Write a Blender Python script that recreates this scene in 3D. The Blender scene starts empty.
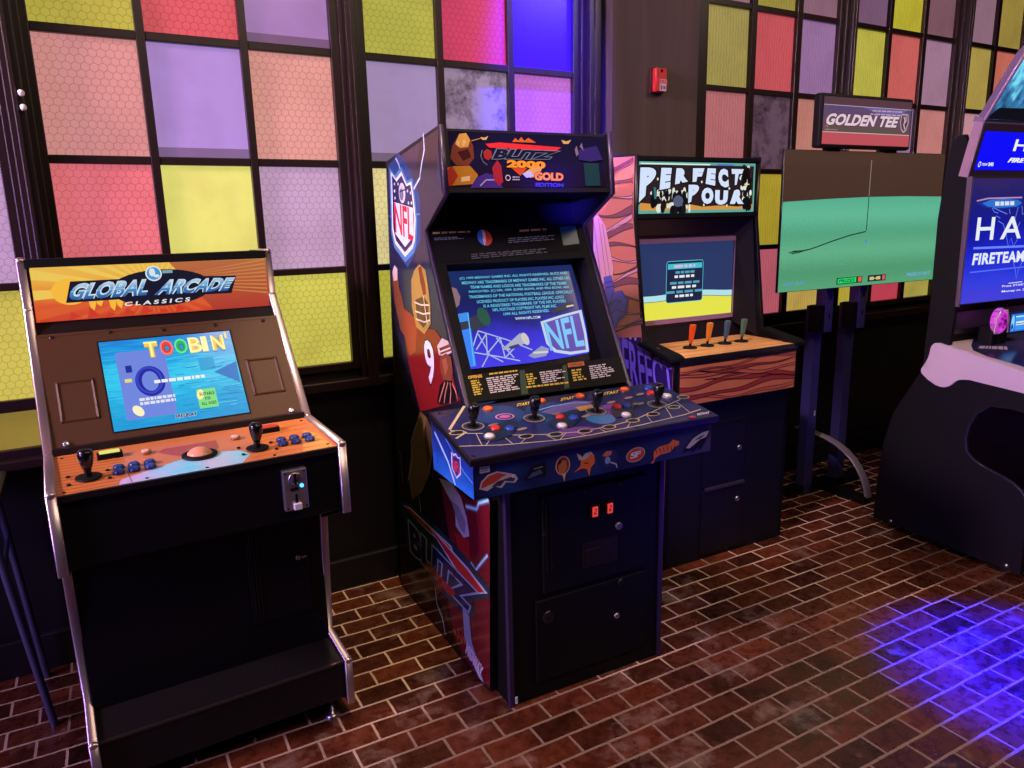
import bpy, bmesh, math, random
from mathutils import Vector, Matrix
random.seed(7)
S = bpy.context.scene
COL = S.collection

# ------------------------------------------------------------------ colour and materials
def lin(c):
    return tuple((x/255/12.92 if x/255 <= .04045 else ((x/255+.055)/1.055)**2.4) for x in c)
_M = {}
def _new(name):
    m = bpy.data.materials.new(name); m.use_nodes = True
    return m, m.node_tree.nodes, m.node_tree.links, m.node_tree.nodes['Principled BSDF']
def D(c, rough=.5, metal=0.0, spec=.5, coat=0.0):
    """plain surface: sRGB 0-255 colour"""
    k = ('D', tuple(c), rough, metal, spec, coat)
    if k not in _M:
        m, n, l, b = _new('surface')
        b.inputs['Base Color'].default_value = (*lin(c), 1)
        b.inputs['Roughness'].default_value = rough
        b.inputs['Metallic'].default_value = metal
        b.inputs['Specular IOR Level'].default_value = spec
        b.inputs['Coat Weight'].default_value = coat
        b.inputs['Coat Roughness'].default_value = .08
        _M[k] = m
    return _M[k]
def E(c, s=1.0, rough=.3, spec=.15):
    """screen pixels, backlit art: light-emitting colour"""
    k = ('E', tuple(c), s, rough, spec)
    if k not in _M:
        m, n, l, b = _new('glow')
        b.inputs['Base Color'].default_value = (.01, .01, .012, 1)
        b.inputs['Roughness'].default_value = rough
        b.inputs['Specular IOR Level'].default_value = spec
        b.inputs['Emission Color'].default_value = (*lin(c), 1)
        b.inputs['Emission Strength'].default_value = s
        _M[k] = m
    return _M[k]
def ramp_node(n, stops):
    r = n.new('ShaderNodeValToRGB')
    e = r.color_ramp.elements
    while len(e) < len(stops): e.new(.5)
    for el, (p, c) in zip(e, stops):
        el.position = p; el.color = (*lin(c), 1)
    return r
def G(stops, axis='v', emit=0.0, rough=.4, noise=0.0, nscale=20.0, stretch=(1, 1, 1), spec=.3):
    """printed or glowing picture ground: colour bands along the art's own u or v, with grain"""
    k = ('G', str(stops), axis, emit, rough, noise, nscale, stretch, spec)
    if k in _M: return _M[k]
    m, n, l, b = _new('art_ground')
    uv = n.new('ShaderNodeUVMap'); sp = n.new('ShaderNodeSeparateXYZ')
    l.new(uv.outputs[0], sp.inputs[0])
    fac = sp.outputs[1 if axis == 'v' else 0]
    if axis == 'r':
        vm = n.new('ShaderNodeVectorMath'); vm.operation = 'DISTANCE'; vm.inputs[1].default_value = (.5, .5, 0)
        l.new(uv.outputs[0], vm.inputs[0]); mm = n.new('ShaderNodeMath'); mm.operation = 'MULTIPLY'; mm.inputs[1].default_value = 1.6
        l.new(vm.outputs['Value'], mm.inputs[0]); fac = mm.outputs[0]
    if noise:
        mp = n.new('ShaderNodeMapping'); mp.inputs['Scale'].default_value = stretch
        nz = n.new('ShaderNodeTexNoise'); nz.inputs['Scale'].default_value = nscale; nz.inputs['Detail'].default_value = 4
        l.new(uv.outputs[0], mp.inputs[0]); l.new(mp.outputs[0], nz.inputs['Vector'])
        s1 = n.new('ShaderNodeMath'); s1.operation = 'SUBTRACT'; s1.inputs[1].default_value = .5
        s2 = n.new('ShaderNodeMath'); s2.operation = 'MULTIPLY_ADD'; s2.inputs[1].default_value = noise
        l.new(nz.outputs[0], s1.inputs[0]); l.new(s1.outputs[0], s2.inputs[0]); l.new(fac, s2.inputs[2]); fac = s2.outputs[0]
    r = ramp_node(n, stops); l.new(fac, r.inputs[0])
    b.inputs['Roughness'].default_value = rough
    b.inputs['Specular IOR Level'].default_value = spec
    if emit:
        b.inputs['Base Color'].default_value = (.01, .01, .012, 1)
        l.new(r.outputs[0], b.inputs['Emission Color']); b.inputs['Emission Strength'].default_value = emit
    else: l.new(r.outputs[0], b.inputs['Base Color'])
    _M[k] = m
    return m

# ------------------------------------------------------------------ mesh builder
class MB:
    def __init__(s): s.v = []; s.f = []; s.mi = []; s.sm = []; s.mats = []; s.uv = {}
    def slot(s, m):
        if m not in s.mats: s.mats.append(m)
        return s.mats.index(m)
    def add(s, vs, fs, m=None, smooth=False):
        o = len(s.v); s.v += [tuple(x) for x in vs]; k = s.slot(m) if m else 0
        for f in fs: s.f.append(tuple(i+o for i in f)); s.mi.append(k); s.sm.append(smooth)
        return s
    def box(s, a, b, m=None):
        (x0, y0, z0), (x1, y1, z1) = a, b
        vs = [(x0,y0,z0),(x1,y0,z0),(x1,y1,z0),(x0,y1,z0),(x0,y0,z1),(x1,y0,z1),(x1,y1,z1),(x0,y1,z1)]
        return s.add(vs, [(3,2,1,0),(4,5,6,7),(0,1,5,4),(1,2,6,5),(2,3,7,6),(3,0,4,7)], m)
    def prism(s, prof, x0, x1, m=None):
        """profile of (y, z) points pushed along x"""
        n = len(prof)
        vs = [(x0, y, z) for y, z in prof]+[(x1, y, z) for y, z in prof]
        return s.add(vs, [tuple(range(n)), tuple(range(2*n-1, n-1, -1))]+[((i+1) % n, i, i+n, (i+1) % n+n) for i in range(n)], m)
    def slab(s, P, t, m=None):
        """flat polygon of 3-D points given thickness along its normal"""
        P = [Vector(p) for p in P]; nn = Vector((0, 0, 0))
        for i in range(1, len(P)-1): nn += (P[i]-P[0]).cross(P[i+1]-P[0])
        nn.normalize(); n = len(P); vs = P+[p-nn*t for p in P]
        return s.add(vs, [tuple(range(n)), tuple(range(2*n-1, n-1, -1))]+[(i, i+n, (i+1) % n+n, (i+1) % n) for i in range(n)], m)
    def tube(s, pts, r, m=None, seg=10, r2=None, side=(1, 0, 0), cap=True, sq=1.0):
        """swept ellipse (r along `side`, r2 across) with mitred joints"""
        pts = [Vector(p) for p in pts]; r2 = r2 or r; n = len(pts); sd = Vector(side); vs = []
        for i, p in enumerate(pts):
            d0 = (p-pts[i-1]).normalized() if i else (pts[1]-p).normalized()
            d1 = (pts[i+1]-p).normalized() if i < n-1 else d0
            t = (d0+d1).normalized(); a = sd-t*sd.dot(t)
            if a.length < 1e-4: a = Vector((0, 1, 0))-t*t.y
            a.normalize(); b = t.cross(a)
            k = 1/max(.5, math.cos(d0.angle(d1)/2)) if d0.angle(d1, 0) > 1e-3 else 1
            for j in range(seg):
                w = 2*math.pi*j/seg; c_, s_ = math.cos(w), math.sin(w); vs.append(p+a*r*math.copysign(abs(c_)**sq, c_)+b*r2*k*math.copysign(abs(s_)**sq, s_))
        fs = [(i*seg+j, i*seg+(j+1) % seg, (i+1)*seg+(j+1) % seg, (i+1)*seg+j) for i in range(n-1) for j in range(seg)]
        s.add(vs, fs, m, True)
        if cap: s.add([vs[j] for j in range(seg)], [tuple(range(seg))[::-1]], m); s.add(vs[-seg:], [tuple(range(seg))], m)
        return s
    def lathe(s, prof, o=(0, 0, 0), ax=(0, 0, 1), m=None, seg=24):
        """(radius, height) profile turned about an axis through o"""
        ax = Vector(ax).normalized(); a = ax.orthogonal().normalized(); b = ax.cross(a); o = Vector(o); vs = []
        for r, h in prof:
            for j in range(seg):
                w = 2*math.pi*j/seg; vs.append(o+ax*h+(a*math.cos(w)+b*math.sin(w))*max(r, 1e-5))
        n = len(prof)
        return s.add(vs, [(i*seg+j, i*seg+(j+1) % seg, (i+1)*seg+(j+1) % seg, (i+1)*seg+j) for i in range(n-1) for j in range(seg)], m, True)
    def ball(s, o, r, m=None, sx=(1, 1, 1), seg=16):
        vs = []; R = seg//2
        for i in range(R+1):
            t = math.pi*i/R
            for j in range(seg):
                w = 2*math.pi*j/seg
                vs.append((o[0]+r*sx[0]*max(math.sin(t), 1e-4)*math.cos(w), o[1]+r*sx[1]*max(math.sin(t), 1e-4)*math.sin(w), o[2]+r*sx[2]*math.cos(t)))
        return s.add(vs, [(i*seg+j, (i+1)*seg+j, (i+1)*seg+(j+1) % seg, i*seg+(j+1) % seg) for i in range(R) for j in range(seg)], m, True)
    def build(s, name, mat=None, parent=None, bevel=0.0, bseg=2, label=None, kind=None):
        me = bpy.data.meshes.new(name)
        c = Vector((0, 0, 0))
        if s.v:
            lo = [min(v[i] for v in s.v) for i in range(3)]; hi = [max(v[i] for v in s.v) for i in range(3)]
            c = Vector(((lo[0]+hi[0])/2, (lo[1]+hi[1])/2, lo[2]))
        me.from_pydata([tuple(Vector(v)-c) for v in s.v], [], s.f)
        if s.mats:
            for m in s.mats: me.materials.append(m)
            for p, k in zip(me.polygons, s.mi): p.material_index = k
        else: me.materials.append(mat)
        for p, k in zip(me.polygons, s.sm): p.use_smooth = k
        if s.uv:
            ul = me.uv_layers.new(name='UVMap')
            for p in me.polygons:
                if p.index in s.uv:
                    for li, q in zip(p.loop_indices, s.uv[p.index]): ul.data[li].uv = q
        o = bpy.data.objects.new(name, me); COL.objects.link(o)
        if not s.uv:
            bm = bmesh.new(); bm.from_mesh(me); bmesh.ops.recalc_face_normals(bm, faces=bm.faces); bm.to_mesh(me); bm.free()
        base = Vector((0, 0, 0))
        if parent: o.parent = parent; base = ABS[parent]
        ABS[o] = c; o.location = c-base
        if bevel:
            b = o.modifiers.new('bevel', 'BEVEL'); b.width = bevel; b.segments = bseg; b.limit_method = 'ANGLE'; b.angle_limit = math.radians(40)
            b.harden_normals = False
        if label: o['label'] = label
        if kind: o['kind'] = kind
        return o
ABS = {}     # where each object's origin sits in its own thing's frame
def tag(o, label, cat=None, group=None, kind=None):
    o['label'] = label
    if cat: o['category'] = cat
    if group: o['group'] = group
    if kind: o['kind'] = kind
    return o
def thing(name, label, cat, frame=(0, 0, 0), base=(0, 0, 0), group=None):
    """Empty at the thing's base; its parts are written in the frame (x, y, turn) of the thing"""
    o = bpy.data.objects.new(name, None); COL.objects.link(o); o.empty_display_size = .1
    x, y, th = frame; c, s = math.cos(th), math.sin(th)
    o.location = (x+base[0]*c-base[1]*s, y+base[0]*s+base[1]*c, base[2]); o.rotation_euler = (0, 0, th)
    ABS[o] = Vector(base)
    return tag(o, label, cat, group)

# ------------------------------------------------------------------ flat artwork (prints, decals, screen pictures)
_T = {}
def glyphs(s, bold, space):
    k = (s, bold, space)
    if k not in _T:
        cu = bpy.data.curves.new('t', 'FONT'); cu.body = s; cu.offset = bold; cu.space_character = space; cu.resolution_u = 3
        ob = bpy.data.objects.new('t', cu); COL.objects.link(ob)
        dg = bpy.context.evaluated_depsgraph_get(); me = ob.evaluated_get(dg).to_mesh()
        vs = [(v.co.x, v.co.y) for v in me.vertices]; fs = [tuple(p.vertices) for p in me.polygons]
        bpy.data.objects.remove(ob); bpy.data.curves.remove(cu)
        _T[k] = (vs, fs)
    return _T[k]
def bil(q, s, t):
    a, b, c, d = q
    return tuple((a[i]*(1-s)+b[i]*s)*(1-t)+(d[i]*(1-s)+c[i]*s)*t for i in (0, 1))
class Art(MB):
    def __init__(s, fr, step=.00012, lift=.0006):
        super().__init__(); s.O = Vector(fr[0]); s.U = Vector(fr[1]).normalized(); s.V = Vector(fr[2]).normalized(); s.N = Vector(fr[3]).normalized()
        s.h = lift; s.step = step; s.warp = None; s.clip = None
    def P(s, q):
        if s.warp: q = s.warp(q)
        if s.clip: q = (min(s.clip[2], max(s.clip[0], q[0])), min(s.clip[3], max(s.clip[1], q[1])))
        r = s.O+s.U*q[0]+s.V*q[1]+s.N*s.h
        return r
    def nxt(s): s.h += s.step; return s
    def faces(s, vs, fs, m):
        us = [q[0] for q in vs]; ws = [q[1] for q in vs]; u0, w0 = min(us), min(ws); du, dw = max(us)-u0 or 1, max(ws)-w0 or 1
        n0 = len(s.f); s.add([s.P(q) for q in vs], fs, m)
        for i, f in enumerate(fs): s.uv[n0+i] = [((vs[j][0]-u0)/du, (vs[j][1]-w0)/dw) for j in f]
        return s.nxt()
    def poly(s, pts, m): return s.faces([tuple(p) for p in pts], [tuple(range(len(pts)))], m)
    def polys(s, lst, m):
        for i, p in enumerate(lst):
            h = s.h; s.poly(p, m)
            if i < len(lst)-1: s.h = h
        return s
    def rect(s, a, b, m): return s.poly([a, (b[0], a[1]), b, (a[0], b[1])], m)
    def ell(s, c, rx, ry, m, n=28, a0=0, a1=6.28318, rot=0):
        cr, sr = math.cos(rot), math.sin(rot); P = []
        for i in range(n):
            w = a0+(a1-a0)*i/(n if a1-a0 > 6.28 else n-1); x, y = rx*math.cos(w), ry*math.sin(w); P.append((c[0]+x*cr-y*sr, c[1]+x*sr+y*cr))
        return s.poly(P, m)
    def ring(s, c, rx, ry, w, m, n=32):
        vs = []
        for k in (1, 0):
            for i in range(n):
                a = 2*math.pi*i/n; vs.append((c[0]+(rx-w*k)*math.cos(a), c[1]+(ry-w*k)*math.sin(a)))
        return s.faces(vs, [(i, (i+1) % n, n+(i+1) % n, n+i) for i in range(n)], m)
    def line(s, pts, w, m, w1=None):
        P = [Vector(p) for p in pts]; vs = []; n = len(P)
        for i in range(n):
            d = (P[min(i+1, n-1)]-P[max(i-1, 0)]).normalized(); k = w+((w1 if w1 is not None else w)-w)*i/(n-1)
            q = Vector((-d.y, d.x))*k/2; vs += [tuple(P[i]+q), tuple(P[i]-q)]
        return s.faces(vs, [(2*i, 2*i+1, 2*i+3, 2*i+2) for i in range(n-1)], m)
    def text(s, t, quad, m, bold=0.0, shear=0.0, space=1.0, out=None, ow=.02):
        """lettering stretched into the quad bl, br, tr, tl; `out` puts an outline underneath"""
        bx = glyphs(t, bold, space)[0]
        x0, x1 = min(v[0] for v in bx), max(v[0] for v in bx); y0, y1 = min(v[1] for v in bx), max(v[1] for v in bx)
        for mm, bb in ([(out, bold+ow)] if out else [])+[(m, bold)]:
            vs, fs = glyphs(t, bb, space)
            q = [bil(quad, (v[0]-x0)/(x1-x0)+shear*((v[1]-y0)/(y1-y0)-.5)*(y1-y0)/(x1-x0), (v[1]-y0)/(y1-y0)) for v in vs]
            s.faces(q, fs, mm)
        return s
    def bars(s, quad, rows, m, fill=(.6, 1), words=6, seed=1, th=.5, center=False):
        """lines of print too small to read: rows of word-length dashes"""
        R = random.Random(seed); h = s.h
        for r in range(rows):
            t1 = 1-(r+.5-th/2)/rows; t0 = 1-(r+.5+th/2)/rows; L = R.uniform(*fill); x = (1-L)/2 if center else 0; end = x+L
            while x < end-.02:
                w = R.uniform(.5, 1.6)/words*.8; e = min(x+w, end)
                s.poly([bil(quad, x, t0), bil(quad, e, t0), bil(quad, e, t1), bil(quad, x, t1)], m); s.h = h; x = e+.2/words
        return s.nxt()
def frame_of(O, A, side=1):
    return O
# frames of the flat surfaces: origin, u, v, outward normal, each in its thing's own frame
CABS = {'g': (-.097, .946, math.radians(1.89)), 'b': (1.028, 1.99, math.radians(-1.93)), 'p': (2.125, 2.366, math.radians(-1.71)),
        't': (3.615, 2.528, math.radians(-2.8)), 'h': (3.34, 1.50, math.radians(-4)), 'w': (0, 0, 0)}
FR = {
 'gm': ((0, 1.6745, 1.300), (1, 0, 0), (0, .0751, .9972), (0, -.9972, .0751)),
 'gs': ((0, 1.385, .985), (1, 0, 0), (0, .275, .345), (0, -.345, .275)),
 'gp': ((0, 1.05, .951), (1, 0, 0), (0, .328, .016), (0, -.016, .328)),
 'gf': ((0, 1.05, 0), (1, 0, 0), (0, 0, 1), (0, -1, 0)),
 'gd': ((0, 1.30, 0), (1, 0, 0), (0, 0, 1), (0, -1, 0)),
 'bs': ((-.004, 0, 0), (0, 1, 0), (0, 0, 1), (-1, 0, 0)),
 'bm': ((0, .2322, 1.659), (1, 0, 0), (0, .024, .210), (0, -.210, .024)),
 'bg': ((0, .127, .986), (1, 0, 0), (0, .288, .563), (0, -.563, .288)),
 'bx': ((0, .1804, .9587), (1, 0, 0), (0, .288, .563), (0, -.563, .288)),
 'bc': ((0, -.235, .9233), (1, 0, 0), (0, .395, .065), (0, -.065, .395)),
 'bf': ((0, -.215, 0), (1, 0, 0), (0, 0, 1), (0, -1, 0)),
 'bl': ((-.137, 0, 0), (0, 1, 0), (0, 0, 1), (-1, 0, 0)),
 'bd': ((0, -.1, 0), (1, 0, 0), (0, 0, 1), (0, -1, 0)),
 'pm': ((0, .2445, 0), (1, 0, 0), (0, 0, 1), (0, -1, 0)),
 'ps': ((-.004, 0, 0), (0, 1, 0), (0, 0, 1), (-1, 0, 0)),
 'px': ((0, .32, 0), (1, 0, 0), (0, 0, 1), (0, -1, 0)),
 'pf': ((0, -.05, 0), (1, 0, 0), (0, 0, 1), (0, -1, 0)),
 'pc': ((0, 0, .985), (1, 0, 0), (0, 1, 0), (0, 0, 1)),
 'pd': ((0, 0, 0), (1, 0, 0), (0, 0, 1), (0, -1, 0)),
 'tv': ((0, 0, 0), (1, 0, 0), (0, 0, 1), (0, -1, 0)),
 'ts': ((0, -.035, 0), (1, 0, 0), (0, 0, 1), (0, -1, 0)),
 'hs': ((0, 0, 0), (0, 1, 0), (0, 0, 1), (-1, 0, 0)),
 'hf': ((0, .376, 0), (1, 0, 0), (0, 0, 1), (0, -1, 0)),
 'hm': ((0, .388, 1.711), (1, 0, 0), (0, -.045, .216), (0, -.216, -.045)),
 'ha': ((0, .347, 1.92), (1, 0, 0), (0, -.5, .866), (0, -.866, -.5)),
 'ht': ((0, .059, .908), (1, 0, 0), (0, .373, .072), (0, -.072, .373)),
 'wl': ((0, 2.985, 0), (1, 0, 0), (0, 0, 1), (0, -1, 0)),
 'wp': ((0, 2.88, 0), (1, 0, 0), (0, 0, 1), (0, -1, 0)),
}
PI = math.pi
# ------------------------------------------------------------------ camera (eye 1.57 m, tilted a little down)
cam = bpy.data.cameras.new('camera'); co = bpy.data.objects.new('camera', cam); COL.objects.link(co)
cam.sensor_width = 36; cam.lens = 740.746/1024*36; cam.clip_start = .05
fw = Vector((.483935, .848177, -.215411)); rt = Vector((.865907, -.499708, -.022274)); up = Vector((.126536, .175747, .976269))
co.matrix_world = Matrix(((rt.x, up.x, -fw.x, 0), (rt.y, up.y, -fw.y, 0), (rt.z, up.z, -fw.z, 1.57093), (0, 0, 0, 1)))
S.camera = co

# ------------------------------------------------------------------ materials of the room
def brick_floor():
    m, n, l, b = _new('brick_floor')
    tc = n.new('ShaderNodeTexCoord'); mp = n.new('ShaderNodeMapping')
    mp.inputs['Location'].default_value = (2.84735, -3.67647, 0); mp.inputs['Rotation'].default_value = (0, 0, math.radians(1.2))
    l.new(tc.outputs['Object'], mp.inputs[0])
    wob = n.new('ShaderNodeTexNoise'); wob.inputs['Scale'].default_value = 9; wob.inputs['Detail'].default_value = 2
    l.new(mp.outputs[0], wob.inputs['Vector'])
    wm = n.new('ShaderNodeVectorMath'); wm.operation = 'MULTIPLY_ADD'; wm.inputs[1].default_value = (.007, .007, 0)
    l.new(wob.outputs['Color'], wm.inputs[0]); l.new(mp.outputs[0], wm.inputs[2])
    br = n.new('ShaderNodeTexBrick'); br.offset = .5; br.offset_frequency = 2; br.squash = 1
    br.inputs['Scale'].default_value = 1; br.inputs['Brick Width'].default_value = .1715; br.inputs['Row Height'].default_value = .0917
    br.inputs['Mortar Size'].default_value = .0048; br.inputs['Mortar Smooth'].default_value = .35; br.inputs['Bias'].default_value = -.1
    br.inputs['Color1'].default_value = (*lin((122, 62, 40)), 1); br.inputs['Color2'].default_value = (*lin((66, 32, 23)), 1)
    br.inputs['Mortar'].default_value = (*lin((236, 200, 168)), 1)
    l.new(wm.outputs[0], br.inputs['Vector'])
    # worn, sooty and pale patches
    nz = n.new('ShaderNodeTexNoise'); nz.inputs['Scale'].default_value = 3.2; nz.inputs['Detail'].default_value = 6; nz.inputs['Roughness'].default_value = .62
    l.new(mp.outputs[0], nz.inputs['Vector'])
    r1 = ramp_node(n, [(.32, (120, 112, 108)), (.5, (225, 215, 208)), (.66, (255, 255, 255))]); l.new(nz.outputs[0], r1.inputs[0])
    mx = n.new('ShaderNodeMix'); mx.data_type = 'RGBA'; mx.blend_type = 'MULTIPLY'; mx.inputs[0].default_value = .9
    l.new(br.outputs['Color'], mx.inputs[6]); l.new(r1.outputs[0], mx.inputs[7])
    nf = n.new('ShaderNodeTexNoise'); nf.inputs['Scale'].default_value = 34; nf.inputs['Detail'].default_value = 5
    l.new(mp.outputs[0], nf.inputs['Vector'])
    r2 = ramp_node(n, [(.3, (175, 165, 160)), (.7, (255, 255, 255))]); l.new(nf.outputs[0], r2.inputs[0])
    mx2 = n.new('ShaderNodeMix'); mx2.data_type = 'RGBA'; mx2.blend_type = 'MULTIPLY'; mx2.inputs[0].default_value = .8
    l.new(mx.outputs[2], mx2.inputs[6]); l.new(r2.outputs[0], mx2.inputs[7])
    # joints worn down and dirt-filled where people stand
    nd = n.new('ShaderNodeTexNoise'); nd.inputs['Scale'].default_value = 1.3; nd.inputs['Detail'].default_value = 3
    md = n.new('ShaderNodeMapping'); md.inputs['Location'].default_value = (3.1, 1.7, 0); l.new(tc.outputs['Object'], md.inputs[0]); l.new(md.outputs[0], nd.inputs['Vector'])
    r3 = ramp_node(n, [(.47, (0, 0, 0)), (.6, (255, 255, 255))]); so_ = n.new('ShaderNodeSeparateXYZ'); l.new(tc.outputs['Object'], so_.inputs[0]); yr = n.new('ShaderNodeMapRange'); yr.inputs[1].default_value = 2.2+.85; yr.inputs[2].default_value = 1.35+.85; yr.inputs[3].default_value = -.05; yr.inputs[4].default_value = .24; l.new(so_.outputs[1], yr.inputs[0]); ya = n.new('ShaderNodeMath'); ya.operation = 'ADD'; l.new(nd.outputs[0], ya.inputs[0]); l.new(yr.outputs[0], ya.inputs[1]); l.new(ya.outputs[0], r3.inputs[0])
    fm = n.new('ShaderNodeMath'); fm.operation = 'MULTIPLY'; l.new(br.outputs['Fac'], fm.inputs[0]); l.new(r3.outputs[0], fm.inputs[1])
    f2 = n.new('ShaderNodeMath'); f2.operation = 'MULTIPLY'; f2.inputs[1].default_value = .72; l.new(fm.outputs[0], f2.inputs[0])
    ns = n.new('ShaderNodeTexNoise'); ns.inputs['Scale'].default_value = 5.5; ns.inputs['Detail'].default_value = 9; ns.inputs['Roughness'].default_value = .66
    ms_ = n.new('ShaderNodeMapping'); ms_.inputs['Location'].default_value = (7.3, 2.2, 0); l.new(tc.outputs['Object'], ms_.inputs[0]); l.new(ms_.outputs[0], ns.inputs['Vector'])
    rs = n.new('ShaderNodeMapRange'); rs.inputs[1].default_value = .56; rs.inputs[2].default_value = .72; rs.inputs[3].default_value = 0; rs.inputs[4].default_value = .42; l.new(ns.outputs[0], rs.inputs[0])
    sm_ = n.new('ShaderNodeMix'); sm_.data_type = 'RGBA'; sm_.inputs[7].default_value = (*lin((176, 146, 132)), 1)
    l.new(rs.outputs[0], sm_.inputs[0]); l.new(mx2.outputs[2], sm_.inputs[6])
    jm = n.new('ShaderNodeMix'); jm.data_type = 'RGBA'; jm.inputs[7].default_value = (*lin((222, 190, 164)), 1)
    l.new(br.outputs['Fac'], jm.inputs[0]); l.new(sm_.outputs[2], jm.inputs[6])
    mx3 = n.new('ShaderNodeMix'); mx3.data_type = 'RGBA'; mx3.inputs[7].default_value = (*lin((78, 46, 36)), 1)
    l.new(f2.outputs[0], mx3.inputs[0]); l.new(jm.outputs[2], mx3.inputs[6]); l.new(mx3.outputs[2], b.inputs['Base Color'])
    rr = n.new('ShaderNodeMapRange'); rr.inputs[1].default_value = .3; rr.inputs[2].default_value = .7; rr.inputs[3].default_value = .16; rr.inputs[4].default_value = .44
    l.new(nf.outputs[0], rr.inputs[0]); l.new(rr.outputs[0], b.inputs['Roughness'])
    iv = n.new('ShaderNodeMath'); iv.operation = 'MULTIPLY_ADD'; iv.inputs[1].default_value = -.7; l.new(br.outputs['Fac'], iv.inputs[0])
    sc = n.new('ShaderNodeMath'); sc.operation = 'MULTIPLY'; sc.inputs[1].default_value = .9; l.new(nf.outputs[0], sc.inputs[0]); l.new(sc.outputs[0], iv.inputs[2])
    bp = n.new('ShaderNodeBump'); bp.inputs['Strength'].default_value = .5; bp.inputs['Distance'].default_value = .004
    l.new(iv.outputs[0], bp.inputs['Height']); l.new(bp.outputs[0], b.inputs['Normal'])
    return m
def dark_wood(c=(37, 18, 21), worn=(88, 62, 60)):
    m, n, l, b = _new('dark_painted_wood')
    tc = n.new('ShaderNodeTexCoord'); mp = n.new('ShaderNodeMapping'); mp.inputs['Scale'].default_value = (14, 14, 1.6); l.new(tc.outputs['Object'], mp.inputs[0])
    nz = n.new('ShaderNodeTexNoise'); nz.inputs['Scale'].default_value = 4; nz.inputs['Detail'].default_value = 6; nz.inputs['Roughness'].default_value = .7; l.new(mp.outputs[0], nz.inputs['Vector'])
    r = ramp_node(n, [(.3, tuple(x*.7 for x in c)), (.55, c), (.68, c), (.76, worn)]); l.new(nz.outputs[0], r.inputs[0]); l.new(r.outputs[0], b.inputs['Base Color'])
    b.inputs['Roughness'].default_value = .38
    return m
def plaster(c, rough=.7, sc=(1, 1, 1), amt=.18):
    m, n, l, b = _new('painted_wall')
    tc = n.new('ShaderNodeTexCoord'); mp = n.new('ShaderNodeMapping'); mp.inputs['Scale'].default_value = sc; l.new(tc.outputs['Object'], mp.inputs[0])
    nz = n.new('ShaderNodeTexNoise'); nz.inputs['Scale'].default_value = 3; nz.inputs['Detail'].default_value = 4; l.new(mp.outputs[0], nz.inputs['Vector'])
    r = ramp_node(n, [(.3, tuple(x*(1-amt) for x in c)), (.7, tuple(min(255, x*(1+amt)) for x in c))]); l.new(nz.outputs[0], r.inputs[0]); l.new(r.outputs[0], b.inputs['Base Color'])
    b.inputs['Roughness'].default_value = rough
    return m
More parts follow.
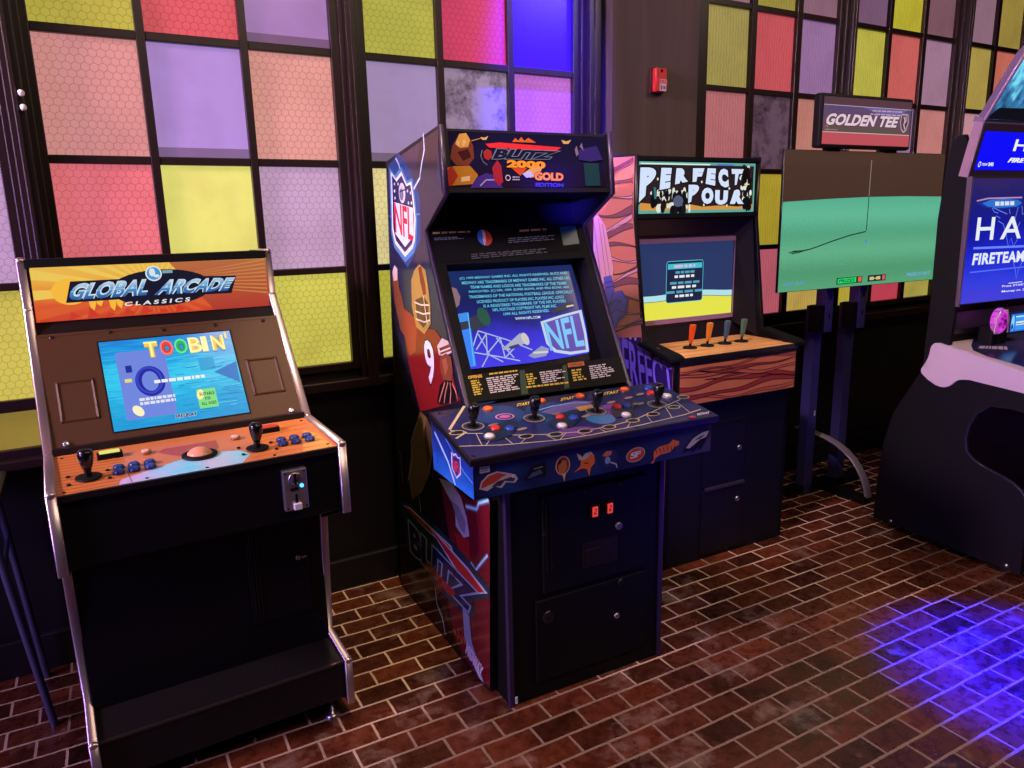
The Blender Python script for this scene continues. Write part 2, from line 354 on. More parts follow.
def glass(c, kind, glow=.62):
    """a coloured pane: 'wire' has a hexagonal wire net, 'smooth' is plain, 'reed' is rippled, 'smoke' is blotched with soot"""
    m, n, l, b = _new('coloured_glass')
    tc = n.new('ShaderNodeTexCoord'); base = n.new('ShaderNodeRGB'); base.outputs[0].default_value = (*lin(c), 1); col = base.outputs[0]
    def mul(colsock, facsock, c2):
        x = n.new('ShaderNodeMix'); x.data_type = 'RGBA'; x.blend_type = 'MULTIPLY'; x.inputs[7].default_value = (*lin(c2), 1)
        l.new(facsock, x.inputs[0]); l.new(colsock, x.inputs[6]); return x.outputs[2]
    nz = n.new('ShaderNodeTexNoise'); nz.inputs['Scale'].default_value = 5; nz.inputs['Detail'].default_value = 4; l.new(tc.outputs['Object'], nz.inputs['Vector'])
    mr = n.new('ShaderNodeMapRange'); mr.inputs[1].default_value = .45; mr.inputs[2].default_value = .8; mr.inputs[3].default_value = 0; mr.inputs[4].default_value = .5; l.new(nz.outputs[0], mr.inputs[0])
    col = mul(col, mr.outputs[0], (215, 205, 200))
    bh = None
    if kind == 'wire':
        def vm(op, a=None, bb=None):
            x = n.new('ShaderNodeVectorMath'); x.operation = op
            for i, q in enumerate((a, bb)):
                if q is None: continue
                if isinstance(q, tuple): x.inputs[i].default_value = q
                else: l.new(q, x.inputs[i])
            return x
        def mt(op, a, bb=0.0):
            x = n.new('ShaderNodeMath'); x.operation = op
            for i, q in enumerate((a, bb)):
                if isinstance(q, (int, float)): x.inputs[i].default_value = q
                else: l.new(q, x.inputs[i])
            return x.outputs[0]
        sp = n.new('ShaderNodeSeparateXYZ'); l.new(tc.outputs['Object'], sp.inputs[0]); cb = n.new('ShaderNodeCombineXYZ'); l.new(sp.outputs[0], cb.inputs[0]); l.new(sp.outputs[2], cb.inputs[1])
        wb = n.new('ShaderNodeTexNoise'); wb.inputs['Scale'].default_value = 22; l.new(cb.outputs[0], wb.inputs['Vector'])
        w2 = vm('MULTIPLY_ADD', wb.outputs['Color'], (.006, .006, 0)); l.new(cb.outputs[0], w2.inputs[2])
        p = vm('MULTIPLY', w2.outputs[0], (1/.0265, 1/.0265, 0)).outputs[0]
        R, Hf = (1, 1.7320508, 1), (.5, .8660254, .5)
        a = vm('SUBTRACT', vm('MODULO', vm('ADD', p, (173.0, 173.20508, 0)).outputs[0], R).outputs[0], Hf).outputs[0]
        q = vm('SUBTRACT', vm('MODULO', vm('ADD', p, (172.5, 172.339055, 0)).outputs[0], R).outputs[0], Hf).outputs[0]
        def xy(v):
            c2 = vm('MULTIPLY', v, (1, 1, 0)).outputs[0]; return c2
        a, q = xy(a), xy(q)
        la, lq = vm('LENGTH', a).outputs['Value'], vm('LENGTH', q).outputs['Value']
        sel = mt('LESS_THAN', la, lq)
        mxv = n.new('ShaderNodeMix'); mxv.data_type = 'VECTOR'; l.new(sel, mxv.inputs[0]); l.new(q, mxv.inputs[4]); l.new(a, mxv.inputs[5])
        g = vm('ABSOLUTE', mxv.outputs[1]).outputs[0]; gs = n.new('ShaderNodeSeparateXYZ'); l.new(g, gs.inputs[0])
        dd = vm('DOT_PRODUCT', g, (.5, .8660254, 0)).outputs['Value']
        e = mt('MAXIMUM', dd, gs.outputs[0])
        wire = n.new('ShaderNodeMapRange'); wire.inputs[1].default_value = .44; wire.inputs[2].default_value = .485; l.new(e, wire.inputs[0])
        col = mul(col, wire.outputs[0], (216, 203, 195)); bh = wire.outputs[0]
    if kind in ('reed', 'dim'):
        wv = n.new('ShaderNodeTexWave'); wv.inputs['Scale'].default_value = 16; wv.inputs['Distortion'].default_value = 5; wv.inputs['Detail'].default_value = 3; wv.inputs['Detail Scale'].default_value = 2
        wv.bands_direction = 'X'; l.new(tc.outputs['Object'], wv.inputs['Vector']); col = mul(col, wv.outputs['Fac'], (236, 231, 229)); bh = wv.outputs['Fac']
    if kind == 'smoke':
        n2 = n.new('ShaderNodeTexNoise'); n2.inputs['Scale'].default_value = 7; n2.inputs['Detail'].default_value = 8; n2.inputs['Roughness'].default_value = .75; l.new(tc.outputs['Object'], n2.inputs['Vector'])
        m2 = n.new('ShaderNodeMapRange'); m2.inputs[1].default_value = .46; m2.inputs[2].default_value = .62; l.new(n2.outputs[0], m2.inputs[0]); col = mul(col, m2.outputs[0], (135, 125, 130))
    dk = n.new('ShaderNodeVectorMath'); dk.operation = 'SCALE'; dk.inputs['Scale'].default_value = .42; l.new(col, dk.inputs[0]); l.new(dk.outputs[0], b.inputs['Base Color']); l.new(col, b.inputs['Emission Color']); b.inputs['Emission Strength'].default_value = glow
    b.inputs['Roughness'].default_value = .22 if kind in ('smooth',) else .4
    b.inputs['Specular IOR Level'].default_value = .3
    if bh is not None:
        bp = n.new('ShaderNodeBump'); bp.inputs['Strength'].default_value = .25; bp.inputs['Distance'].default_value = .002; l.new(bh, bp.inputs['Height']); l.new(bp.outputs[0], b.inputs['Normal'])
    return m

WOOD = dark_wood(); WALLDARK = plaster((14, 11, 18), .5); PIER = plaster((82, 64, 64), .75, (6, 6, .4), .1)

# ------------------------------------------------------------------ the room shell
def struct(o): o['kind'] = 'structure'; return o
RX0, RX1, RY0 = -4.0, 11.0, -5.0
struct(MB().box((RX0, RY0, -.1), (RX1, 3.3, 0)).build('floor', brick_floor()))
CEIL = plaster((38, 30, 32), .8)
struct(MB().box((RX0, RY0, 3.9), (RX1, 3.3, 4.0)).build('ceiling', CEIL))
SIDEW = plaster((52, 38, 40), .8)
struct(MB().box((RX0-.1, RY0, 0), (RX0, 3.3, 3.9)).build('wall_left', SIDEW))
struct(MB().box((RX1, RY0, 0), (RX1+.1, 3.3, 3.9)).build('wall_right', SIDEW))
struct(MB().box((RX0, RY0-.1, 0), (RX1, RY0, 3.9)).build('wall_front', SIDEW))
wb = MB()
wb.box((RX0, 3.0, 0), (RX1, 3.2, .80), WALLDARK)              # dado below the windows
wb.box((RX0, 3.0, 3.50), (RX1, 3.2, 3.9), WALLDARK)
wb.box((-.115, 3.0, .80), (RX1, 3.2, .985), WALLDARK)
wb.box((RX0, 3.06, .80), (RX1, 3.2, 3.5), WALLDARK)           # behind the glass
struct(wb.build('wall_back'))
struct(MB().box((2.205, 2.88, 0), (2.727, 3.06, 3.9)).build('wall_pier', PIER))
struct(MB().box((RX0, 2.972, 0), (2.205, 3.0, .14)).box((2.727, 2.972, 0), (RX1, 3.0, .14)).build('baseboard_back', WALLDARK, bevel=.006))
sl = MB().box((-.115, 2.93, .905), (2.205, 3.01, .945)).box((2.727, 2.93, .905), (7.2, 3.01, .945)).box((RX0, 2.93, .775), (-.115, 3.01, .81))
struct(sl.build('trim_1', WOOD, bevel=.005))

# ------------------------------------------------------------------ windows of coloured glass
PH = .4115
ROWS = {'t': (2.641, 3.022), 'tt': (3.053, 3.434), 0: (2.2295, 2.6115), 1: (1.819, 2.2005), 2: (1.405, 1.791), 3: (1.010, 1.379), 4: (.838, .969)}
_P = {}
def pane_mat(c, k, g):
    if (c, k, g) not in _P: _P[(c, k, g)] = glass(c, k, g)
    return _P[(c, k, g)]
LAV, LAVW, PINK, RED, YEL, YELW, OLI = (172, 140, 204), (196, 162, 196), (218, 152, 146), (230, 112, 124), (233, 229, 122), (214, 208, 92), (188, 178, 72)
def window(name, cols, panes, x0, x1, zbot, label, dim=1.0):
    w = bpy.data.objects.new(name, None); COL.objects.link(w); w.empty_display_size = .1; w['kind'] = 'structure'; w['label'] = label
    w.location = ((x0+x1)/2, 3.0, zbot); ABS[w] = Vector(w.location)
    fr = MB(); ed = sorted(cols.values()); zs = sorted({z for r in panes for z in ROWS[r[1]]}); rows = sorted({ROWS[r[1]] for r in panes})
    fr.box((x0, 2.972, zbot-.03), (ed[0][0], 3.05, 3.5)); fr.box((ed[-1][1], 2.972, zbot-.03), (x1, 3.05, 3.5))
    for a, b in zip(ed, ed[1:]): fr.box((a[1], 2.976, zbot-.03), (b[0], 3.05, 3.5))
    for i, (a, b) in enumerate(ed):
        fr.box((a, 2.974, zbot-.03), (b, 3.05, rows[0][0]))
        for r, q in zip(rows, rows[1:]): fr.box((a, 2.979, r[1]), (b, 3.05, q[0]))
        fr.box((a, 2.974, rows[-1][1]), (b, 3.05, 3.5))
    fr.build('window_frame', WOOD, w, bevel=.003)
    pn = MB()
    for (ci, r, c, k) in panes:
        a, b = cols[ci]; z0, z1 = ROWS[r]; m = pane_mat(c, k, GLOW*dim)
        pn.box((a-.004, 3.0, z0-.004), (b+.004, 3.012, z1+.004), m)
        if k == 'smooth' and c[2] > c[1]+30 and c[0] > 100:      # shade at the foot of the pane, painted as a darker strip
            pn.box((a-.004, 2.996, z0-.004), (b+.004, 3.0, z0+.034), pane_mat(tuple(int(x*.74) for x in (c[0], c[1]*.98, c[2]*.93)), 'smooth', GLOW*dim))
    pn.build('panes', None, w)
    return w
GLOW = .78
W1 = {0: (-.047, .260), 1: (.289, .599), 2: (.627, .935)}
W2 = {0: (1.071, 1.379), 1: (1.409, 1.7175), 2: (1.747, 2.057)}
W3 = {0: (2.878, 3.187), 1: (3.226, 3.533), 2: (3.575, 3.878)}
W4 = {0: (4.021, 4.329), 1: (4.3635, 4.671), 2: (4.708, 5.012)}
W5 = {0: (5.160, 5.468), 1: (5.503, 5.810), 2: (5.846, 6.152)}
W0 = {0: (-1.172, -.864), 1: (-.834, -.526), 2: (-.496, -.186)}
def fill(spec, rows, kinds='wire'):
    out = []
    for r, line in zip(rows, spec):
        for i, q in enumerate(line): out.append((i, r, q[0], q[1]))
    return out
W, Sm, R_, K, Dm = 'wire', 'smooth', 'reed', 'smoke', 'dim'
R6 = ('tt', 't', 0, 1, 2, 3)
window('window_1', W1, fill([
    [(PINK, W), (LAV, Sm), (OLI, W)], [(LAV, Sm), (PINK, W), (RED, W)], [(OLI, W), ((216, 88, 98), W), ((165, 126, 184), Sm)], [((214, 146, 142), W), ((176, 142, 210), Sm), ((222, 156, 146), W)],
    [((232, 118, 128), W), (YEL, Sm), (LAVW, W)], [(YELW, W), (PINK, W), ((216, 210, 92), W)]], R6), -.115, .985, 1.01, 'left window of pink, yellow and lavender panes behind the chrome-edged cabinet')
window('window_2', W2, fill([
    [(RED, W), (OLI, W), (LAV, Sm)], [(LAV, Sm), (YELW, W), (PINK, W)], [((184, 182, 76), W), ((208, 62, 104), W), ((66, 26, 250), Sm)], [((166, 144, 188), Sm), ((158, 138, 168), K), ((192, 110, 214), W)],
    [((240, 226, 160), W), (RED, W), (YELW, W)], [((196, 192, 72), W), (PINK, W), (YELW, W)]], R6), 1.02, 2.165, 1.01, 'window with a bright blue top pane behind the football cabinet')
window('window_3', W3, fill([
    [(RED, R_), (OLI, R_), (LAV, Dm)], [((150, 112, 128), R_), ((158, 148, 68), R_), ((140, 104, 124), R_)], [((164, 152, 84), R_), ((200, 86, 96), R_), ((152, 116, 166), Dm)],
    [((184, 112, 118), Dm), ((98, 74, 92), K), ((196, 132, 122), R_)], [((190, 168, 56), Dm), ((188, 168, 54), Dm), ((186, 140, 130), R_)], [((200, 102, 116), Dm), ((202, 100, 116), Dm), ((212, 182, 92), R_)]], R6), 2.80, 3.925, 1.01,
    'window of muted pink and tan panes behind the wood-fronted cabinet')
window('window_4', W4, fill([
    [(OLI, R_), (PINK, R_), (LAV, Dm)], [((122, 90, 122), R_), ((192, 186, 58), R_), ((128, 92, 106), R_)], [((192, 188, 80), R_), ((206, 102, 100), R_), ((166, 128, 156), Dm)],
    [((196, 132, 122), R_), ((150, 120, 160), Dm), ((204, 134, 132), R_)], [((160, 130, 160), Dm), (OLI, R_), (PINK, R_)], [((204, 186, 70), R_), ((206, 72, 92), R_), ((186, 176, 84), R_)]], R6), 3.975, 5.06, 1.01,
    'window behind the golf screen with a red and a green pane showing above the sign')
window('window_5', W5, fill([
    [(OLI, R_), (PINK, R_), (LAV, Dm)], [((150, 116, 136), R_), ((166, 146, 70), R_), (PINK, R_)], [((182, 162, 82), R_), ((208, 116, 100), R_), (OLI, R_)],
    [((208, 152, 166), R_), (LAV, Dm), (PINK, R_)], [(OLI, R_), (RED, R_), (LAV, Dm)], [(RED, R_), (YELW, R_), (PINK, R_)]], R6), 5.115, 6.20, 1.01, 'rightmost window, mostly behind the blue shooting cabinet')
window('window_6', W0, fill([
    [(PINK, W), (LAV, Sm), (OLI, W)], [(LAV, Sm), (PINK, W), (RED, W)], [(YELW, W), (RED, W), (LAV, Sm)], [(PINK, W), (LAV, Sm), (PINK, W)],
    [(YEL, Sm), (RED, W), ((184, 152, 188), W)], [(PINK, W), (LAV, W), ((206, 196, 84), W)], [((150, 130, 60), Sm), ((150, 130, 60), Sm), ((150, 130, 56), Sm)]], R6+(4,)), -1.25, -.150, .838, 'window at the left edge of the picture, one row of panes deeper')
def post(name, x0, x1, zb, label):
    m = MB().box((x0, 2.955, zb), (x1, 3.05, 3.5)); q = (x1-x0)*.22
    m.box((x0+q, 2.925, zb), (x1-q, 2.96, 3.5)).box((x0+q*1.9, 2.918, zb), (x1-q*1.9, 2.93, 3.5))
    o = m.build(name, WOOD, None, bevel=.004); o['kind'] = 'structure'; o['label'] = label; return o
p0 = post('trim_2', -.160, -.068, .80, 'dark grooved post with two white caps between the two left windows')
for z in (1.998, 1.955): MB().lathe([(.0, -.006), (.007, -.005), (.0095, 0), (.0095, .016)], (-.0935, 2.905, z), (0, 1, 0)).build('screw_cap', D((252, 248, 240), .4), p0, label='small white round screw cap')
post('trim_3', .965, 1.045, .905, 'dark scuffed post between the left window and the next one')
post('trim_4', 3.908, 3.99, .905, 'dark post rising behind the golf sign')
post('trim_5', 5.045, 5.13, .905, 'brown post left of the blue shooting cabinet')
post('trim_6', 2.09, 2.205, .905, 'dark jamb between the second window and the grey pier')

# ------------------------------------------------------------------ red fire alarm on the pier
al = thing('fire_alarm', 'small red fire alarm box high on the purple-grey pier', 'fire alarm', (2.463, 2.88, 0), (0, 0, 2.142))
MB().box((-.038, -.012, 2.142), (.036, .002, 2.254)).build('back_plate', D((60, 14, 18), .5), al, bevel=.003)
MB().box((-.034, -.042, 2.145), (.033, -.012, 2.251)).build('housing', D((214, 42, 48), .4), al, bevel=.006)
MB().lathe([(.0, .004), (.006, .003), (.008, 0)], (-.001, -.0425, 2.237), (0, -1, 0)).build('lens', D((70, 10, 14), .2), al)
a = Art(((0, -.0425, 2.145), (1, 0, 0), (0, 0, 1), (0, -1, 0)))
a.rect((-.014, .034), (.031, .056), D((222, 150, 165))).rect((-.012, .004), (.026, .033), D((226, 206, 216)))
a.text('FIRE', [(-.011, .038), (.028, .038), (.028, .052), (-.011, .052)], D((200, 40, 50)), .03)
a.rect((-.008, .008), (.004, .029), D((120, 90, 105))).rect((.008, .012), (.022, .027), D((120, 90, 105)))
a.rect((-.022, .066), (-.018, .085), D((120, 20, 26)))
a.build('printed_label', None, al)

# ------------------------------------------------------------------ stool at the left edge: only two legs reach the picture
st = thing('bar_stool', 'grey-blue metal stool, only two of its slanting legs in view at left edge', 'stool', (-.47, 2.74, 0))
STEEL = D((92, 92, 128), .35, .6)
def leg(b, t):
    MB().tube([b, t], .012, STEEL, 10).build('leg', None, st)
leg((.208, -.145, 0), (.128, -.150, .76)); leg((.178, .185, 0), (.125, .150, .76)); leg((-.208, -.145, 0), (-.128, -.150, .76)); leg((-.178, .185, 0), (-.125, .150, .76))
MB().box((-.17, -.18, .76), (.17, .18, .79)).build('seat', D((40, 34, 40), .5), st, bevel=.012)
MB().tube([(.148, -.148, .56), (.140, .155, .56)], .008, STEEL).build('rung', None, st)
MB().tube([(-.148, -.148, .56), (.148, -.148, .56)], .008, STEEL).build('rung', None, st)

# ------------------------------------------------------------------ shared bits of the cabinets
BLK = D((9, 7, 12), .5, 0, .22); BLK2 = D((6, 5, 8), .6, 0, .2); GLOSSK = D((12, 11, 14), .18); CHROME = D((196, 176, 180), .32, .9); NICKEL = D((190, 184, 190), .3, 1.0)
def joystick(parent, o, n, h=.075, k=1.0, wr=1.0):
    j = MB().lathe([(.031*wr, 0), (.031*wr, .0025), (.028*wr, .004), (0, .004)], o, n, BLK2, 28).build('joystick', None, parent)
    MB().lathe([(.009, .003), (.0085, .018), (.010, .022), (.0135*k, .032), (.0172*k, .047), (.0185*k, .060), (.0175*k, .069), (.012*k, .075), (0, .0765)], o, n, D((12, 11, 14), .22), 22).build('stick_handle', None, j)
    return j
def button(parent, o, n, c, r=.0145, glow=0, name='push_button'):
    rim = D(tuple(x*.62 for x in c), .3); top = E(c, glow) if glow else D(c, .25)
    return MB().lathe([(r, 0), (r, .004), (r*.93, .0062), (r*.80, .0062)], o, n, rim, 22).lathe([(r*.80, .005), (r*.78, .0088), (r*.45, .0096), (0, .0092)], o, n, top, 22).build(name, None, parent)
def on(fr, u, v, h=0.0):
    O, U, V, N = (Vector(q) for q in FR[fr]); return O+U.normalized()*u+V.normalized()*v+N.normalized()*h
def nrm(fr): return Vector(FR[fr][3]).normalized()
def lock(parent, o, n, r=.011, key=False, m=None):
    q = MB().lathe([(r, 0), (r*1.0, .004), (r*.8, .007), (r*.35, .007), (r*.3, .005), (0, .005)], o, n, m or NICKEL, 18)
    return q.build('lock', None, parent)
def screws(parent, fr, pts, r=.0055, m=None, name='screw'):
    for u, v in pts: MB().lathe([(r, 0), (r*.8, .0022), (0, .003)], on(fr, u, v), nrm(fr), m or D((34, 28, 30), .3, .7), 12).build(name, None, parent)

# ================================================================== chrome-edged cabinet with the sunburst marquee
g = thing('arcade_cabinet', 'low black arcade cabinet with chrome edges and lit orange sunburst marquee, far left', 'arcade machine', CABS['g'], (.3575, 1.5, 0), 'arcade cabinets')
gw = .715
prof = [(1.149, .059), (1.147, .212), (1.332, .231), (1.288, .65), (1.049, .753), (1.05, .951), (1.378, .967), (1.688, 1.341), (1.699, 1.487), (1.92, 1.487), (1.92, .059)]
for x in (-.009, gw-.009):
    sp = MB().prism(prof, x, x+.018).build('side_panel', BLK, g)
    e = [(x+.009, y-.004, z) for y, z in prof[:9]]; e[5] = (x+.009, 1.047, .957); e[4] = (x+.009, 1.045, .75)
    e2 = e[4:9]; e1 = e[:4]; e1[3] = (x+.009, 1.284, .662)
    t = MB().tube(e1, .0125, CHROME, 16, .007, sq=.45).tube(e2, .0125, CHROME, 16, .007, sq=.45).tube([(x+.009, 1.697, 1.487), (x+.009, 1.80, 1.488)], .0125, CHROME, 16, .006, sq=.45)
    for q in (e1[1], e1[2], e2[1], e2[2], e2[3], e2[4]): t.ball(q, .0135, CHROME, (1, .8, .8), 12)
    t.build('edge_trim', None, sp, label='polished chrome edge strip')
body = MB().prism([(1.30, .06), (1.30, .655), (1.062, .757), (1.062, .940), (1.385, .955), (1.64, 1.262), (1.72, 1.31), (1.72, 1.478), (1.91, 1.478), (1.91, .06)], .009, gw-.009)
body.build('body', BLK, g)
MB().prism([(1.16, .075), (1.158, .205), (1.30, .219), (1.30, .075)], .009, gw-.009).build('kick_step', D((20, 16, 18), .5, 0, .25), g, bevel=.002)
MB().box((.009, 1.152, .2005), (gw-.009, 1.160, .2075)).build('step_edge', D((70, 58, 58), .3, .6), g, label='thin bright metal edge of the step')
for x in (.05, gw-.05):
    for y in (1.195, 1.85):
        MB().lathe([(.024, 0), (.024, .008), (.017, .014), (.006, .016), (.006, .078), (0, .078)], (x, y, 0), (0, 0, 1), NICKEL, 20).build('leveler_foot', None, g)
mq = MB().prism([(1.676, 1.298), (1.689, 1.478), (1.72, 1.478), (1.70, 1.298)], .012, gw-.012).build('marquee', BLK, g)
MB().prism([(1.683, 1.466), (1.685, 1.490), (1.74, 1.490), (1.72, 1.466)], .009, gw-.009).build('marquee_rail', BLK2, mq)
MB().prism([(1.612, 1.266), (1.6755, 1.3005), (1.70, 1.300), (1.69, 1.262)], .009, gw-.009).build('marquee_rail', BLK2, mq)
FRm = (Vector((0, 1.6745, 1.300)),)+FR['gm'][1:]
FRm = ((0, 1.6745, 1.300), (1, 0, 0), (0, .0751, .9972), (0, -.9972, .0751))
a = Art(FRm)
a.poly([(.016, .004), (.702, .002), (.706, .164), (.020, .166)], G([(0, (208, 64, 36)), (.30, (222, 88, 40)), (.52, (232, 138, 48)), (.78, (240, 178, 66)), (1, (236, 186, 80))], 'v', .95, .3, .16, 6, (3, 1, 1)))
cx, cy = .345, .085
for i in range(34):
    w = 2*PI*i/34; 
    P = [(cx, cy)]
    for dw in (-.045, .045):
        ux, uy = math.cos(w+dw), math.sin(w+dw); k = min(((.352 if ux > 0 else .326)/abs(ux)) if abs(ux) > 1e-3 else 9, ((.078)/abs(uy)) if abs(uy) > 1e-3 else 9); P.append((cx+ux*k, cy+uy*k))
    h = a.h; a.poly(P, E((246, 206, 88) if uy > -.1 else (226, 96, 44), .9)); a.h = h
a.nxt()
a.poly([(.40, .165), (.706, .163), (.702, .002), (.52, .003)], G([(0, (196, 64, 48)), (.5, (206, 92, 52)), (1, (206, 120, 70))], 'v', .75, .3, .2, 5, (1, 3, 1)))
for i in range(9):
    x = .44+.03*i; a.poly([(.42, .09+.004*i), (.70, .045+.014*i), (.70, .051+.014*i)], E((224, 150, 84), .7)); a.h -= a.step
a.nxt()
a.polys([[(.10+.05*i, .004), (.11+.05*i, .03+.012*math.sin(i*2.1)), (.135+.05*i, .012)] for i in range(7)], E((214, 60, 34), .9))
# golden splash running behind the lettering
YG = E((250, 188, 60), .95)
a.ell((.115, .090), .050, .040, YG)
for x, d in ((.17, .030), (.19, .022), (.225, .034), (.245, .03)): a.poly([(x-.012, .07), (x+.012, .07), (x+.009, .07-d*.7), (x+.002, .07-d*1.4), (x-.008, .07-d)], YG); a.h -= a.step
a.nxt()
a.ell((.372, .086), .150, .058, E((16, 18, 38), .8))
navy, whi = E((14, 18, 44), .7), E((214, 232, 246), .95)
blu = G([(0, (34, 84, 158)), (.42, (66, 140, 196)), (.5, (150, 196, 226)), (.56, (92, 158, 208)), (1, (206, 228, 242))], 'v', .95, .3)
qa = [(0.1077, 0.0642), (0.3280, 0.0643), (0.3388, 0.1166), (0.1226, 0.1133)]
qb = [(0.3511, 0.0627), (0.5754, 0.0626), (0.5927, 0.1060), (0.3733, 0.1114)]
a.poly([(0.0994, 0.0569), (0.3344, 0.0575), (0.5809, 0.0539), (0.6020, 0.1111), (0.3684, 0.1196), (0.1183, 0.1205)], navy)
for t_, q_ in (('GLOBAL', qa), ('ARCADE', qb)):
    a.text(t_, q_, whi, .075, .3, 1.04); a.text(t_, q_, blu, .03, .3, 1.04)
a.text('CLASSICS', [(0.2556, 0.0350), (0.4482, 0.0359), (0.4498, 0.0492), (0.2572, 0.0474)], E((232, 236, 240), .95), .03, .1, 1.5)
gc = (0.3509, 0.1317)
a.ell(gc, .024, .024, E((226, 236, 244), .95)).ell(gc, .020, .020, E((70, 150, 206), .95))
a.ell((gc[0]-.004, gc[1]+.004), .009, .013, E((222, 236, 244), .9)).ell((gc[0]+.008, gc[1]-.008), .008, .005, E((222, 236, 244), .9))
a.rect((gc[0]+.026, gc[1]-.001), (gc[0]+.056, gc[1]+.009), E((130, 180, 190), .8))
a.build('marquee_sign', None, mq, label='backlit orange sunburst sign with silver-blue lettering')
# --- monitor bezel
bz = MB().prism([(1.375, .968), (1.6185, 1.2735), (1.64, 1.265), (1.40, .960)], .010, gw-.010)
BZ = D((74, 46, 27), .5, 0, .25)
bez = bz.build('monitor_bezel', BZ, g, label='brown-black plastic screen surround')
FB = ((0, 1.3735, .9665),)+((1, 0, 0), (0, .297, .3725), (0, -.3725, .297))
FR['gz'] = FB
def ridge(mb, fr, P, w, hgt, m):
    for i in range(len(P)):
        p, q = Vector(P[i]), Vector(P[(i+1) % len(P)]); d = (q-p).normalized(); n_ = Vector((-d.y, d.x))*w/2
        vs = [on(fr, *(p-d*w/2+n_)), on(fr, *(q+d*w/2+n_)), on(fr, *(q+d*w/2-n_)), on(fr, *(p-d*w/2-n_)), on(fr, *p, hgt), on(fr, *q, hgt)]
        mb.add(vs, [(0, 1, 5, 4), (2, 3, 4, 5), (0, 4, 3), (1, 2, 5)], m)
    return mb
for P in ([(.045, .10), (.135, .10), (.135, .225), (.045, .225)], [(.575, .105), (.665, .105), (.665, .23), (.575, .23)]):
    ridge(MB(), 'gz', P, .010, .0035, BZ).build('moulded_panel', None, bez)
screws(bez, 'gz', [(u, v) for u, v in [(0.0484, 0.3803), (0.2009, 0.3829), (0.3501, 0.3742), (0.5053, 0.3750), (0.6584, 0.3752)]], .007, D((60, 48, 44), .3, .8))
for u in (.045, gw-.045): lock(bez, on('gz', u, .030), nrm('gz'), .009)
MB().prism([(1.362, .951), (1.367, .985), (1.385, .985), (1.38, .951)], .010, gw-.010).build('bezel_rail', D((30, 24, 24), .3), bez)
def uvz(s): return s
sx0, sx1, sy0, sy1 = .166, .544, .046, .348
a = Art(FR['gz'], lift=.0012)
a.rect((sx0-.004, sy0-.004), (sx1+.004, sy1+.004), BLK2)
a.rect((sx0, sy0), (sx1, sy1), G([(0, (14, 150, 214)), (.35, (30, 176, 226)), (.55, (52, 206, 240)), (.8, (22, 158, 224)), (1, (20, 132, 216))], 'v', 1.0, .2, .9, 5, (1, 9, 1)))
def sq(u, v): return (sx0+(sx1-sx0)*u, sy0+(sy1-sy0)*v)
def sr(u0, v0, u1, v1): return [sq(u0, v0), sq(u1, v0), sq(u1, v1), sq(u0, v1)]
a.poly(sr(.10, .10, .46, .86), E((112, 136, 226), .95))
a.poly([sq(.80, .52), sq(.995, .62), sq(.985, .36)], E((22, 120, 200), .95)).poly(sr(.70, .55, .82, .70), E((40, 170, 226), .9))
R = random.Random(3)
for i in range(34):
    u, v = R.uniform(.5, .92), R.uniform(.06, .62); a.poly(sr(u, v, min(.98, u+R.uniform(.03, .16)), v+.006), E((20, 120, 196) if i % 3 else (120, 220, 244), .9)); a.h -= a.step
a.nxt()
ring = sq(.315, .50); a.ring(ring, .041, .052, .018, E((24, 34, 150), 1)).ring((ring[0]-.002, ring[1]+.003), .037, .047, .007, E((46, 64, 200), 1))
a.poly(sr(.155, .62, .20, .70), E((20, 40, 150), 1)).poly(sr(.135, .51, .185, .55), E((232, 214, 120), 1)).ell(sq(.19, .185), .013, .020, E((250, 240, 196), 1), rot=.5)
lets = [('T', (246, 202, 92), .30), ('O', (226, 66, 52), .415), ('O', (40, 178, 92), .525), ('B', (250, 206, 110), .635), ('I', (246, 208, 120), .735), ('N', (250, 196, 96), .815)]
for ch, c, u in lets:
    wd = .045 if ch == 'I' else .098
    q_ = sr(u+.02, .765, u+.02+wd, .945); a.text(ch, q_, E(tuple(x*.72 for x in c), 1), .11); a.h += a.step; a.text(ch, q_, E(c, 1), .075); a.text(ch, [(p[0]-.001, p[1]+.0025) for p in q_], E(tuple(min(255, x+60) for x in c), 1), -.005)
a.text("'", sr(.945, .90, .965, .975), E((250, 220, 150), 1), .06)
a.bars(sr(.34, .455, .72, .50), 1, E((236, 240, 250), 1), (1, 1), 9, 5, .8).bars(sr(.21, .23, .48, .32), 2, E((222, 226, 246), 1), (.8, 1), 8, 6, .7)
a.poly(sr(.63, .11, .775, .33), E((126, 222, 130), 1)).ell(sq(.655, .27), .010, .018, E((250, 240, 160), 1), rot=-.2)
for t_, v in (('SUITABLE', .255), ('FOR', .20), ('ALL AGES', .145)):
    w_ = .03*len(t_)/8*1.9; a.text(t_, sr(.706-w_, v, .706+w_, v+.035), E((22, 70, 40), .9), .02); a.h -= a.step
a.nxt()
a.text('FREEPLAY', sr(.44, .045, .60, .082), E((16, 30, 60), 1), .05, 0, 1.1, E((220, 235, 250), 1), .05)
a.build('screen', None, bez, label='lit screen showing bright cyan water')
